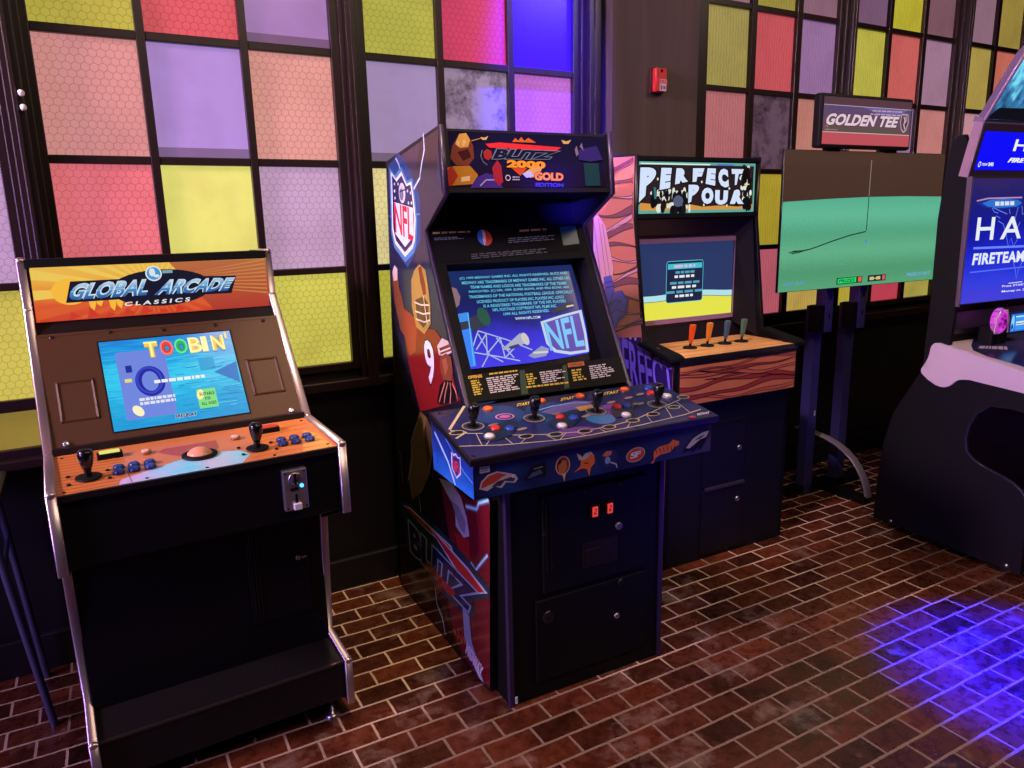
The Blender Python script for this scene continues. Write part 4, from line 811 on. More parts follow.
for q_ in ([(-0.0731, 0.1073), (-0.0157, 0.1846), (0.0903, 0.2011), (0.0773, 0.1570), (0.0317, 0.1041), (-0.0349, 0.0851)], [(0.1797, 0.1422), (0.2410, 0.1952), (0.3150, 0.1850), (0.2928, 0.1326), (0.2348, 0.0885), (0.1797, 0.0936)], [(0.4186, 0.1460), (0.4749, 0.2029), (0.5445, 0.2009), (0.5214, 0.1529), (0.4667, 0.1013), (0.4105, 0.1008)]): a.poly(q_, D((30, 40, 52), .28)); a.h -= a.step
a.nxt()
for c_ in ((-0.0497, 0.2056), (0.1577, 0.1924), (0.3793, 0.1697), (0.6137, 0.1467)): a.ell(c_, .036, .032, D((150, 136, 116), .3)); a.ell(c_, .031, .027, D((52, 50, 62), .3)); a.h -= 2*a.step
a.nxt().nxt()
a.text('MIDWAY', [(0.6784, 0.0161), (0.7301, 0.0153), (0.7419, 0.0308), (0.6900, 0.0313)], D((226, 218, 220), .3), .03).ell((0.6541, 0.0147), .014, .010, D((206, 40, 84), .3)).ring((0.6541, 0.0147), .014, .010, .003, D((120, 20, 60), .3))
a.build('panel_print', None, cp, label='blue print of stadium lines and glowing colours')
N = nrm('bc')
for q_ in ((-0.0497, 0.2056), (0.1577, 0.1924), (0.3793, 0.1697), (0.6137, 0.1467)): joystick(cp, on('bc', *q_, .001), N, wr=.62)
OB, RB, WB, BB = (255, 112, 44), (214, 40, 44), (232, 222, 224), (36, 66, 176)
for c_, q_ in ((OB, (0.0527, 0.3099)), (RB, (0.0066, 0.1642)), (WB, (-0.0362, 0.1190)), (BB, (0.0465, 0.1449)), (OB, (0.2510, 0.3094)), (RB, (0.2405, 0.1695)), (BB, (0.2789, 0.1464)), (WB, (0.2092, 0.1064)), (OB, (0.4021, 0.3020)), (RB, (0.4663, 0.1735)), (BB, (0.5007, 0.1699)), (WB, (0.4541, 0.1061)), (OB, (0.5888, 0.2994)), (BB, (0.6800, 0.2821)), (RB, (0.6592, 0.2379)), (WB, (0.6956, 0.1943))):
    button(cp, on('bc', *q_, .001), N, c_, .0175)
screws(cp, 'bc', [cq(.02, .06), cq(.98, .07), cq(.36, .05), cq(.64, .05), cq(.03, .94), cq(.97, .95)], .006, BLK2)
# skirt under the panel: one bent sheet, front and left cheek
sk = MB().box((-.135, -.212, .795), (.748, -.196, .905)).slab([(-.135, -.212, .795), (-.135, -.212, .908), (-.135, .10, .955), (-.135, .09, .80)], .014).slab([(.748, -.212, .795), (.748, -.212, .908), (.748, .10, .955), (.748, .09, .80)][::-1], .014)
sk.box((-.13, -.20, .800), (.744, .09, .806))
sko = sk.build('panel_skirt', D((22, 26, 60), .4), b)
a = Art(((0, -.2125, 0), (1, 0, 0), (0, 0, 1), (0, -1, 0)))
a.rect((-.133, .796), (.746, .900), G([(0, (24, 30, 74)), (.12, (32, 52, 112)), (.2, (22, 30, 76)), (.42, (36, 50, 112)), (.6, (24, 30, 78)), (.78, (34, 46, 104)), (1, (66, 62, 100))], 'u', 0, .28, .25, 3))
def Lf(cx, cz, s=1.28):
    return lambda *p: [(cx+x*s, cz+y*s) for x, y in p]
SIL, ORG, WHT, BK_, DRD = D((176, 170, 180), .3), D((214, 104, 40), .3), D((214, 206, 210), .3), D((18, 16, 24), .3), D((120, 34, 40), .3)
L = Lf(-.056, .842); a.poly(L((-.05, -.012), (-.045, .004), (-.028, .018), (-.005, .022), (.02, .014), (.042, .006), (.048, -.006), (.04, -.014), (.018, -.008), (.006, -.02), (-.012, -.012), (-.03, -.02)), SIL).poly(L((-.046, -.012), (-.042, .002), (-.026, .014), (-.004, .018), (.02, .010), (.004, .004), (-.012, -.004), (-.028, -.008)), D((170, 62, 46), .3)).poly(L((-.02, -.012), (-.004, -.002), (.03, .002), (.042, -.004), (.036, -.010), (.014, -.004), (.004, -.014)), D((60, 40, 70), .3)).ell((-.012, .847), .004, .003, WHT)
L = Lf(.069, .842); a.poly(L((-.034, -.014), (-.022, .002), (-.018, .012), (-.004, .018), (.022, .022), (.026, .004), (.022, -.014), (.006, -.010)), BK_).poly(L((-.026, -.010), (-.012, .002), (.010, .006), (.016, -.004), (-.004, -.008)), D((56, 76, 110), .3)).line(L((-.008, .010), (.016, .012)), .003, D((110, 120, 140), .3))
L = Lf(.159, .846); a.ell((.159, .848), .026, .030, D((190, 150, 130), .3)).ell((.159, .848), .022, .026, DRD).poly(L((-.010, -.02), (-.012, .004), (-.004, .016), (.010, .012), (.012, -.004), (.006, -.016)), D((176, 104, 62), .3)).poly(L((-.002, -.018), (.008, -.018), (.004, -.040)), D((206, 170, 140), .3)).poly(L((-.008, .006), (-.002, .014), (-.006, .016), (-.014, .006)), BK_)
L = Lf(.242, .842); a.poly(L((-.034, -.018), (-.016, -.006), (-.014, .008), (.002, .020), (.024, .014), (.026, -.004), (.014, -.014), (.010, -.036), (.002, -.016), (-.010, -.012)), ORG).poly(L((-.026, .028), (-.020, .010), (-.004, .008), (.012, .018), (.024, .014), (.014, .026), (-.002, .024), (-.010, .016), (-.016, .022)), SIL).line(L((-.006, .0), (.008, -.002)), .004, D((110, 60, 30), .3))
L = Lf(.327, .836); a.poly(L((-.026, .010), (-.016, .024), (.004, .028), (.022, .020), (.026, .002), (.020, -.024), (.004, -.016), (-.010, -.020), (-.026, -.008)), D((30, 44, 84), .3)).poly(L((-.020, .014), (-.008, .024), (.010, .022), (.006, .012), (-.008, .010)), D((190, 110, 90), .3)).ell((.322, .836), .010, .012, D((120, 150, 190), .3)).line(L((.004, -.006), (.022, -.014), (.024, -.024)), .004, SIL)
a.ell((.430, .836), .038, .024, D((176, 150, 110), .3), rot=.12).ell((.430, .836), .034, .020, D((186, 56, 34), .3), rot=.12).text('SF', [(.408, .824), (.450, .828), (.452, .848), (.410, .845)], WHT, .05, 0, .8, BK_, .04)
L = Lf(.548, .834); a.poly(L((-.046, -.030), (-.036, -.022), (-.036, .0), (-.020, .010), (.012, .012), (.026, .022), (.034, .018), (.046, .014), (.044, .004), (.030, .0), (.016, -.010), (-.016, -.012), (-.030, -.018), (-.036, -.030)), ORG)
for x in (-.03, -.018, -.006, .006, .018, .03): a.line(L((x, .008-.1*abs(x)), (x+.004, -.006)), .0035, BK_); a.h -= a.step
a.nxt()
L = Lf(.684, .836); a.poly(L((-.05, -.022), (-.038, -.004), (-.016, .016), (.016, .028), (.046, .030), (.040, .012), (.026, -.004), (.012, -.022), (.0, -.012), (-.012, -.026), (-.022, -.014)), BK_).poly(L((-.038, -.010), (-.016, .012), (.016, .024), (.040, .026), (.030, .010), (.008, .006), (-.010, -.004), (-.026, -.012)), SIL).poly(L((-.012, .006), (.012, .016), (.026, .016), (.010, .008)), D((70, 66, 90), .3))
a.rect((-.118, .874), (-.086, .893), D((176, 176, 184), .4)).bars([(-.115, .876), (-.089, .876), (-.089, .890), (-.115, .890)], 2, D((90, 90, 100), .4), (.8, 1), 3, 1)
a.build('skirt_print', None, sko, label='dark blue strip of eight small team emblems')
a = Art(((-.1355, 0, 0), (0, 1, 0), (0, 0, 1), (-1, 0, 0)))
a.poly([(.09, .802), (-.210, .797), (-.210, .905), (.098, .952)], G([(0, (40, 110, 206)), (.5, (26, 60, 150)), (1, (30, 34, 84))], 'v', 0, .25, .5, 4))
a.line([(.07, .93), (-.03, .86), (-.08, .80)], .010, D((150, 190, 226), .3)).line([(-.02, .93), (-.15, .86), (-.208, .845)], .004, D((90, 130, 200), .3))
c_ = (-.092, .868); a.poly([(c_[0]+x, c_[1]+y) for x, y in ((.034, .032), (.016, .028), (0, .036), (-.016, .028), (-.034, .032), (-.034, -.020), (0, -.044), (.034, -.020))], D((206, 206, 216), .3)).poly([(c_[0]+x*.84, c_[1]+y*.84) for x, y in ((.034, .032), (.016, .028), (0, .036), (-.016, .028), (-.034, .032), (-.034, -.020), (0, -.044), (.034, -.020))], D((40, 44, 110), .3))
a.text('NFL', [(c_[0]+.026, c_[1]-.022), (c_[0]-.026, c_[1]-.022), (c_[0]-.026, c_[1]+.012), (c_[0]+.026, c_[1]+.012)], D((220, 50, 60), .3), .015)
a.build('skirt_print', None, sko, label='bright blue print with a small shield on the left cheek')
# big print on the left side
sidep = [c for c in b.children if c.name.startswith('side_panel')][0]
a = Art(FR['bs'], lift=.0008, step=.00010)
a.poly([(.012, .02), (.012, .80), (.05, .912), (.134, .972), (.43, 1.549), (.242, 1.659), (.264, 1.855), (.764, 1.786), (.880, .012), (.03, .012)], G([(0, (46, 12, 22)), (.25, (34, 12, 22)), (.45, (30, 22, 30)), (.6, (36, 32, 52)), (.8, (34, 38, 74)), (1, (66, 54, 70))], 'v', 0, .16, .4, 3))
def D_(c, r=.17): return D(c, r)
a.poly([(0.2461, 1.8607), (0.2848, 1.7047), (0.2279, 1.6553), (0.4119, 1.5392), (0.3738, 1.4387), (0.5092, 1.4266), (0.4928, 1.6827), (0.4145, 1.8351)], D_((50, 41, 46)))  # brownish window reflection painted into the upper front of the print
a.poly([(0.7423, 1.7811), (0.6249, 1.8212), (0.5223, 1.7519), (0.4381, 1.6603), (0.4486, 1.5118), (0.5940, 1.4087), (0.7157, 1.4712), (0.7540, 1.5833)], D_((34, 62, 116)))
a.line([(0.3784, 1.8599), (0.3764, 1.8060), (0.4101, 1.7573), (0.4301, 1.7194), (0.4923, 1.6860)], .013, D_((80, 110, 150))).line([(0.3784, 1.8599), (0.3764, 1.8060), (0.4101, 1.7573), (0.4301, 1.7194), (0.4923, 1.6860)], .006, D_((210, 222, 234))).line([(0.6602, 1.8033), (0.6316, 1.7801), (0.6103, 1.7473)], .008, D_((196, 212, 230))).line([(0.7630, 1.5984), (0.6958, 1.5900), (0.4462, 1.6002)], .006, D_((80, 130, 170)))
sh = [(0.7191, 1.7572), (0.6683, 1.7283), (0.6077, 1.7500), (0.5596, 1.7050), (0.5135, 1.7101), (0.5002, 1.6582), (0.4890, 1.5845), (0.5073, 1.5111), (0.5311, 1.4847), (0.6141, 1.4517), (0.7147, 1.4975), (0.7385, 1.5459), (0.7242, 1.6821)]
mx_ = sum(p[0] for p in sh)/len(sh); mz_ = sum(p[1] for p in sh)/len(sh)
def shr(k): return [(mx_+(p[0]-mx_)*k, mz_+(p[1]-mz_)*k) for p in sh]
a.poly(shr(1.14), D_((70, 126, 176))).poly(shr(1.02), D_((222, 226, 236))).poly(shr(.92), D_((26, 30, 78))).poly([(0.7039, 1.6486), (0.5054, 1.6218), (0.5133, 1.5250), (0.6079, 1.4846), (0.7057, 1.5311)], D_((228, 222, 226)))
a.text('NFL', [(0.7067, 1.5385), (0.5221, 1.5057), (0.5136, 1.6203), (0.7020, 1.6467)], D_((214, 32, 40)), .02, 0, .96)
for x, y in ((394.5,184), (394.6,192), (395,198), (399,186), (408,190), (411,194), (411.5,202), (407.5,202)): pass
for q_ in ((0.6863, 1.7129), (0.6906, 1.6879), (0.6892, 1.6626), (0.5529, 1.6819), (0.5238, 1.6738), (0.5490, 1.6403), (0.5188, 1.6394), (0.6483, 1.7109)): a.ell(q_, .008, .006, D_((200, 204, 220)), 6); a.h -= a.step
a.nxt()
a.ell((0.6097, 1.6774), .034, .036, D_((206, 206, 214)), 20).ell((0.6169, 1.6724), .022, .022, D_((110, 110, 130)), 16).line([(0.6368, 1.6820), (0.5725, 1.6880)], .005, D_((40, 40, 70)))
# player: helmet, face bars, jersey, arms, trousers, legs
SKN = D_((120, 66, 44)); JER = D_((122, 26, 30)); JE2 = D_((150, 46, 40)); GLD = D_((166, 130, 66))
a.poly([(0.7735, 1.3698), (0.7374, 1.4100), (0.7054, 1.3962), (0.6983, 1.3358), (0.6673, 1.2847), (0.6334, 1.2194), (0.6352, 1.1348), (0.7088, 1.1646), (0.7612, 1.2692)], SKN).poly([(0.7649, 1.3857), (0.7368, 1.4138), (0.7048, 1.4000), (0.7117, 1.3578), (0.7531, 1.3516)], D_((204, 186, 180)))
a.poly([(0.6609, 1.2548), (0.5768, 1.2401), (0.4605, 1.2011), (0.3469, 1.2073), (0.2797, 1.1742), (0.2348, 1.1123), (0.1782, 1.0131), (0.1475, 0.9955), (0.5338, 0.8753), (0.5684, 0.9285), (0.6371, 1.0491), (0.6654, 1.1543)], JER).poly([(0.6609, 1.2548), (0.5768, 1.2401), (0.5182, 1.2166), (0.5549, 1.1000), (0.6224, 1.0748), (0.6654, 1.1543)], JE2)
a.poly([(0.5584, 1.3668), (0.5223, 1.4047), (0.4695, 1.4282), (0.4145, 1.4097), (0.3941, 1.3487), (0.3831, 1.2872), (0.3862, 1.2238), (0.4535, 1.1803), (0.5311, 1.1967), (0.5671, 1.2708)], GLD).poly([(0.5274, 1.2962), (0.4455, 1.3171), (0.4006, 1.2961), (0.3986, 1.2366), (0.4605, 1.2011), (0.5172, 1.2240)], D_((92, 52, 36))).poly([(0.4812, 1.4136), (0.4509, 1.4219), (0.4207, 1.3609), (0.4157, 1.3263), (0.4450, 1.3206), (0.4682, 1.3650)], D_((120, 34, 30)))
for q_ in ([(0.5388, 1.2879), (0.4694, 1.2831), (0.3921, 1.2898)], [(0.5332, 1.2555), (0.4539, 1.2523), (0.3862, 1.2624)], [(0.5270, 1.2267), (0.4478, 1.2242), (0.3892, 1.2376)], [(0.4455, 1.3171), (0.4325, 1.2686), (0.4196, 1.2201)]): a.line(q_, .006, D_((206, 200, 176))); a.h -= a.step
a.nxt()
q9 = [(0.4413, 1.0005), (0.3608, 1.0080), (0.3759, 1.1633), (0.4696, 1.1619)]
a.text('9', q9, D_((226, 222, 226)), .025, 0, 1, D_((40, 12, 18)), .03)
a.poly([(0.3351, 1.1529), (0.2870, 1.1870), (0.2360, 1.1834), (0.2060, 1.1505), (0.2673, 1.1279), (0.3204, 1.1234)], D_((190, 176, 176))).polys([[(0.3177, 1.1483), (0.2286, 1.1743), (0.2211, 1.1652), (0.3098, 1.1390)], [(0.3104, 1.1336), (0.2132, 1.1612), (0.2097, 1.1550), (0.3067, 1.1272)]], JER)
a.poly([(0.3122, 1.1177), (0.2575, 1.1396), (0.2161, 1.1321), (0.2043, 1.0832), (0.2244, 1.0489), (0.2859, 1.0343), (0.3128, 1.0719)], SKN).poly([(0.2954, 1.1097), (0.2589, 1.1257), (0.2456, 1.0900), (0.2748, 1.0573)], D_((150, 88, 58)))
a.poly([(0.3233, 1.0168), (0.2763, 1.0431), (0.2158, 1.0505), (0.1858, 1.0185), (0.1639, 0.9922), (0.3222, 0.9452), (0.3584, 0.9485)], D_((30, 20, 24)))
for q_ in ([(0.2770, 1.0359), (0.3079, 0.9947), (0.3396, 0.9524)], [(0.2506, 1.0407), (0.2763, 1.0009), (0.2940, 0.9583)], [(0.2333, 1.0439), (0.2282, 1.0102), (0.2408, 0.9693)], [(0.2165, 1.0435), (0.1858, 1.0185), (0.1721, 0.9905)]): a.line(q_, .008, D_((176, 120, 96))); a.h -= a.step
a.nxt()
a.poly([(0.5335, 0.8773), (0.4686, 0.8686), (0.4104, 0.8252), (0.4197, 0.7465), (0.4600, 0.6572), (0.5564, 0.5466), (0.6767, 0.4733), (0.7045, 0.5589), (0.6566, 0.6906), (0.5842, 0.8146)], D_((122, 98, 62))).poly([(0.4686, 0.8686), (0.4104, 0.8252), (0.4197, 0.7465), (0.4778, 0.6756), (0.5064, 0.7703)], D_((92, 72, 48)))
a.line([(0.5720, 0.8254), (0.6516, 0.7250), (0.6454, 0.6521), (0.7119, 0.5480)], .006, D_((150, 160, 170)))
a.line([(0.8230, 0.6808), (0.7836, 0.6219), (0.7769, 0.5104)], .006, D_((110, 118, 128)))
a.poly([(0.3687, 0.6919), (0.1124, 0.6620), (-0.0485, 0.7158), (-0.0045, 0.0245), (0.1486, 0.0128), (0.2862, 0.0508), (0.3377, 0.1895), (0.2868, 0.4195)], D_((104, 22, 36)))
a.poly([(0.3723, 0.6602), (0.2610, 0.6794), (0.1783, 0.6508), (0.1344, 0.5899), (0.1192, 0.5303), (0.1661, 0.5067), (0.2324, 0.5247), (0.2347, 0.5913)], D_((178, 178, 194))).poly([(0.2679, 0.6100), (0.1987, 0.6111), (0.1440, 0.5719), (0.1564, 0.5234), (0.1976, 0.5301)], D_((130, 130, 152)))
a.poly([(0.2436, 0.4978), (0.1246, 0.5136), (0.1271, 0.3833), (0.2000, 0.4087)], D_((150, 30, 32)))
TEAL, TL2 = D_((60, 140, 160)), D_((200, 228, 234))
for q_, w_ in (([(0.1390, 0.6316), (0.0511, 0.6512), (0.0340, 0.6779), (-0.0413, 0.7134)], .020), ([(0.1147, 0.4369), (0.0759, 0.4239), (0.0261, 0.4740), (-0.0214, 0.5183)], .016)): a.line(q_, w_, TEAL); a.line(q_, w_*.45, TL2)
a.line([(0.5924, 0.5182), (0.5768, 0.4733), (0.5952, 0.4161)], .006, D_((150, 160, 170)))
qL = [(0.7111, 0.2342), (0.1307, 0.2358), (0.0858, 0.3459), (0.7393, 0.3640)]
a.poly([(0.8145, 0.4272), (0.6914, 0.4511), (0.3946, 0.4608), (0.1308, 0.4375), (-0.0287, 0.4055), (-0.0188, 0.3652), (0.1095, 0.2974), (0.0976, 0.2426), (0.1408, 0.2135), (0.4248, 0.1904), (0.5882, 0.2209), (0.7721, 0.2255)], D_((20, 56, 68)))
a.poly([(0.7919, 0.4147), (0.7056, 0.4332), (0.2767, 0.4313), (0.2608, 0.4105), (0.5016, 0.4003)], D_((200, 210, 220))).poly([(0.7801, 0.4120), (0.7066, 0.4263), (0.2864, 0.4235), (0.2786, 0.4111), (0.5008, 0.4069)], D_((170, 34, 40)))
a.poly([(0.5185, 0.4314), (0.1415, 0.4069), (-0.0124, 0.3802), (0.1077, 0.3208), (0.2401, 0.3494)], D_((200, 210, 220))).poly([(0.4882, 0.4260), (0.1505, 0.3975), (0.0104, 0.3732), (0.0905, 0.3363), (0.2306, 0.3574)], D_((190, 36, 42)))
a.text('BLITZ', qL, D_((26, 28, 72)), .05, .12, .98, D_((150, 176, 190)), .05)
a.poly([(0.5743, 0.2442), (0.5290, 0.2632), (0.2664, 0.2591), (0.2687, 0.2341), (0.3441, 0.2192)], D_((170, 40, 44))).poly([(0.4622, 0.2156), (0.3880, 0.2568), (0.3834, 0.2094), (0.4374, 0.1678)], D_((120, 30, 34)))
a.poly([(0.1985, 0.2319), (0.1402, 0.2215), (0.1306, 0.1333), (0.0785, 0.0685), (0.0346, 0.0164), (0.0821, 0.0196), (0.1531, 0.0621), (0.1911, 0.1172)], D_((140, 158, 180))).poly([(0.1602, 0.0781), (0.1112, 0.0657), (0.0422, 0.0196), (0.0821, 0.0196)], D_((200, 206, 218)))
a.line([(0.4556, 0.1848), (0.4521, 0.1269), (0.3967, 0.0859), (0.3733, 0.0300)], .010, TEAL).line([(0.4556, 0.1848), (0.4521, 0.1269), (0.3967, 0.0859), (0.3733, 0.0300)], .005, TL2)
a.line([(0.2813, 0.1027), (0.2480, 0.0711), (0.2441, 0.1137), (0.2119, 0.0781), (0.2082, 0.1202), (0.1850, 0.0886)], .010, D_((206, 36, 46)))
a.text('MIDWAY', [(0.1878, 0.0550), (0.0577, 0.0241), (0.0334, 0.0806), (0.1660, 0.1106)], D_((226, 218, 224)), .05)
a.build('side_print', None, sidep, label='glossy side print with league shield, player in red jersey 9 and slanted red-barred lettering')

# ================================================================== wood-fronted cabinet with four tap handles
p = thing('arcade_cabinet', 'arcade cabinet with wood-print counter, four tap handles and bright white-lettered marquee', 'arcade machine', CABS['p'], (.3675, .30, 0), 'arcade cabinets')
pw = .735
prof = [(0, .0), (0, .77), (-.035, .78), (-.040, .965), (.172, 1.018), (.248, 1.564), (.246, 1.835), (.60, 1.85), (.60, 0)]
for x in (-.004, pw-.014):
    sp = MB().prism(prof, x, x+.018).build('side_panel', BLK, p)
    MB().tube([(x+.009, y, z) for y, z in prof[4:8]], .0095, D((26, 20, 26), .3), 10, .005).build('edge_trim', None, sp)
    MB().prism([(-.055, .968), (-.055, .990), (-.03, 1.0), (.165, 1.034), (.178, 1.018)], x-.034 if x < 0 else x-.024, x+.046 if x < 0 else x+.05).build('arm_rest', D((9, 8, 10), .75, 0, .1), sp, bevel=.006)
MB().prism([(.02, .03), (.02, .79), (.02, .955), (.30, .965), (.34, 1.04), (.40, 1.52), (.262, 1.57), (.262, 1.822), (.59, 1.835), (.59, .03)], .014, pw-.014).build('body', D((16, 14, 22), .45), p)
MB().box((.0, .0, .0), (pw, .03, .79)).build('front_panel', D((12, 10, 20), .5, 0, .25), p, bevel=.003)
MB().box((.02, .02, .0), (pw-.02, .58, .03)).build('plinth', BLK2, p)
for z0, z1, lz in ((.352, .660, .515), (.02, .338, .263)):
    dr = MB().box((.205, -.006, z0), (.468, .006, z1)).build('access_door', D((12, 10, 20), .45, 0, .3), p, bevel=.003)
    lock(dr, (.425, -.006, lz), (0, -1, 0), .013)
MB().box((.222, -.014, .338), (.462, -.002, .352)).build('door_lip', D((52, 42, 54), .35), p, label='thin lip between the two access doors')
# counter and fascia
W_A = [(0, (128, 58, 42)), (.35, (150, 74, 54)), (.7, (134, 62, 46)), (1, (160, 88, 64))]
fa = MB().box((.016, -.048, .772), (pw-.016, .0, .962)).build('fascia', D((30, 16, 14), .4), p)
a = Art(((0, -.0485, 0), (1, 0, 0), (0, 0, 1), (0, -1, 0)))
a.rect((.020, .776), (pw-.020, .945), D((188, 106, 66), .35))
def wav(x, k, ph): return .012*math.sin(x*7+ph)+.006*math.sin(x*19+ph*2.3+k)
xs = [.020+(pw-.040)*i/40 for i in range(41)]
def band(z, h, k, m, out=D((40, 14, 12), .35), x0=0, x1=40, taper=False):
    X = xs[x0:x1+1]; lo = [(x, z+wav(x, k, k*1.7)) for x in X]; hi = [(x, z+wav(x, k, k*1.7)+h*(math.sin(PI*i/(len(X)-1)) if taper else 1)*(.75+.25*math.sin(x*11+k))) for i, x in enumerate(X)]
    cl = lambda q: (q[0], min(.945, max(.776, q[1])))
    a.faces([cl(q) for q in lo]+[cl(q) for q in hi], [(i, i+1, len(X)+i+1, len(X)+i) for i in range(len(X)-1)], m)
    for e in (lo, hi): a.line([cl(q) for q in e], .0030, out); a.h -= a.step
    a.nxt()
DR_, MR_ = D((140, 50, 44), .35), D((180, 86, 62), .35)
band(.790, .016, 1, MR_); band(.812, .024, 2, DR_); band(.846, .030, 3.1, DR_); band(.862, .012, 3.6, D((166, 82, 60), .35), x0=8, x1=34, taper=True); band(.886, .020, 4.2, MR_); band(.912, .018, 5, DR_, x0=6, x1=40, taper=True); band(.930, .010, 2.2, MR_)
a.build('wood_print', None, fa, label='cartoon red-brown wood grain print')
ct = MB().box((.014, -.054, .960), (pw-.014, .30, .984)).build('counter', D((18, 14, 16), .3), p, bevel=.003)
a = Art(((0, 0, .984), (1, 0, 0), (0, 1, 0), (0, 0, 1)))
a.rect((.016, -.046), (pw-.016, .298), D((240, 172, 100), .3))
for i in range(15):
    y0 = -.040+.023*i; a.line([(x, y0+.006*math.sin(x*9+i*1.9)+.003*math.sin(x*25+i)) for x in xs[::2]], .0075 if i % 2 else .004, D((158, 92, 46), .3) if i % 3 else D((226, 170, 104), .3)); a.h -= a.step
a.build('wood_print', None, ct, label='cartoon orange wood grain print')
for u, c in ((.228, (232, 86, 34)), (.331, (222, 130, 44)), (.440, (64, 88, 112)), (.545, (78, 110, 92))):
    o = (u, .128, .9845)
    t = MB().lathe([(.032, 0), (.032, .005), (.027, .008), (.012, .010), (0, .010)], o, (0, 0, 1), BLK2, 24).build('tap', None, p)
    MB().tube([(u, .128, .99), (u+.003, .128, 1.012)], .0055, BLK2, 10).build('tap_stem', None, t)
    hm = D(c, .35); h_ = MB()
    for (z0, w0), (z1, w1) in zip([(1.006, .0055), (1.024, .009), (1.082, .0125)], [(1.024, .009), (1.082, .0125), (1.092, .0115)]):
        k0, k1 = u+.003+(z0-1.006)*.14, u+.003+(z1-1.006)*.14
        vs = [(k0-w0, .128-w0*.8, z0), (k0+w0, .128-w0*.8, z0), (k0+w0, .128+w0*.8, z0), (k0-w0, .128+w0*.8, z0), (k1-w1, .128-w1*.8, z1), (k1+w1, .128-w1*.8, z1), (k1+w1, .128+w1*.8, z1), (k1-w1, .128+w1*.8, z1)]
        h_.add(vs, [(3, 2, 1, 0), (4, 5, 6, 7), (0, 1, 5, 4), (1, 2, 6, 5), (2, 3, 7, 6), (3, 0, 4, 7)], hm)
    h_.build('tap_handle', None, t, bevel=.002, label={232: 'orange-red', 222: 'amber', 64: 'slate blue', 78: 'grey-green'}[c[0]]+' tap handle')
# marquee
mq = MB().box((.004, .245, 1.570), (pw-.004, .268, 1.825)).build('marquee', BLK2, p)
def edge(mb): return mb.box((.006, .236, 1.815), (pw-.006, .25, 1.832)).box((.006, .236, 1.566), (pw-.006, .25, 1.584))
edge(MB()).build('marquee_rail', BLK2, mq)
a = Art(((0, .2445, 0), (1, 0, 0), (0, 0, 1), (0, -1, 0)))
a.rect((.014, 1.587), (.704, 1.809), E((96, 168, 160), .95)).rect((.022, 1.600), (.694, 1.797), E((40, 24, 26), .9))
a.poly([(.022, 1.600), (.694, 1.600), (.694, 1.622), (.60, 1.612), (.5, 1.619), (.38, 1.614), (.30, 1.626), (.2, 1.632), (.10, 1.628), (.022, 1.634)], E((214, 150, 62), .95)).rect((.022, 1.797), (.42, 1.803), E((210, 240, 226), 1)).rect((.46, 1.797), (.56, 1.804), E((70, 120, 210), 1))
FO = E((226, 232, 214), .95); DK = E((14, 12, 18), .5); R = random.Random(11)
def foam(cx, cy, w, h_, n):
    for i in range(n): a.ell((cx+R.uniform(-w, w), cy+R.uniform(-h_, h_)), R.uniform(.006, .016), R.uniform(.008, .02), FO, 10); a.h -= a.step
    a.nxt()
    for i in range(n): a.ell((cx+R.uniform(-w, w)*.9, cy-.01+R.uniform(-h_, h_)), R.uniform(.007, .016), R.uniform(.014, .030), DK, 10); a.h -= a.step
    a.nxt()
foam(.13, 1.655, .05, .032, 14); foam(.25, 1.655, .045, .03, 14); foam(.645, 1.745, .03, .05, 14); foam(.655, 1.645, .025, .035, 10); foam(.20, 1.615, .12, .01, 10)
a.ell((.235, 1.64), .030, .026, E((90, 100, 130), .8), 9).line([(.10, 1.70), (.105, 1.65)], .012, E((60, 130, 130), .8)).rect((.645, 1.712), (.668, 1.716), E((226, 226, 60), 1))
WP = E((206, 220, 246), 1.05)
def pq(x0, y0, x1, y1, sk=0): return [(x0, y0), (x1, y0+sk), (x1, y1+sk*.3), (x0, y1)]
for ch, q_ in (('P', [(0.0143, 1.6357), (0.0927, 1.6992), (0.1128, 1.7841), (0.0197, 1.7830)]), ('E', [(0.1264, 1.6885), (0.1855, 1.6970), (0.1943, 1.7830), (0.1351, 1.7831)]), ('R', [(0.2136, 1.7122), (0.2885, 1.7255), (0.2834, 1.7841), (0.2200, 1.7820)]), ('F', [(0.3150, 1.7234), (0.3594, 1.7257), (0.3837, 1.7839), (0.3156, 1.7831)]), ('E', [(0.3928, 1.7157), (0.4509, 1.7069), (0.4532, 1.7834), (0.4017, 1.7842)]), ('C', [(0.4725, 1.7038), (0.5381, 1.6971), (0.5240, 1.7834), (0.4655, 1.7827)]), ('T', [(0.5626, 1.7084), (0.5940, 1.7130), (0.6249, 1.7823), (0.5478, 1.7827)]),
               ('P', [(0.2921, 1.6289), (0.3299, 1.6463), (0.3630, 1.7112), (0.2920, 1.7111)]), ('O', [(0.3696, 1.6259), (0.4425, 1.6252), (0.4421, 1.6980), (0.3694, 1.6997)]), ('U', [(0.4520, 1.6206), (0.5296, 1.6221), (0.5324, 1.6857), (0.4518, 1.6881)]), ('R', [(0.5452, 1.6242), (0.6345, 1.6234), (0.6204, 1.6971), (0.5702, 1.6857)])):
    a.text(ch, q_, WP, .085, 0, 1, DK, .06)
for q_ in ((0.1141, 1.7354), (0.3684, 1.7236), (0.5382, 1.6948), (0.5267, 1.6176), (0.6130, 1.7676), (0.3849, 1.6213)): a.ell(q_, .005, .006, FO, 8); a.h -= a.step
a.build('marquee_sign', None, mq, label='backlit sign with drawn white lettering and foam drips in a pale green border')
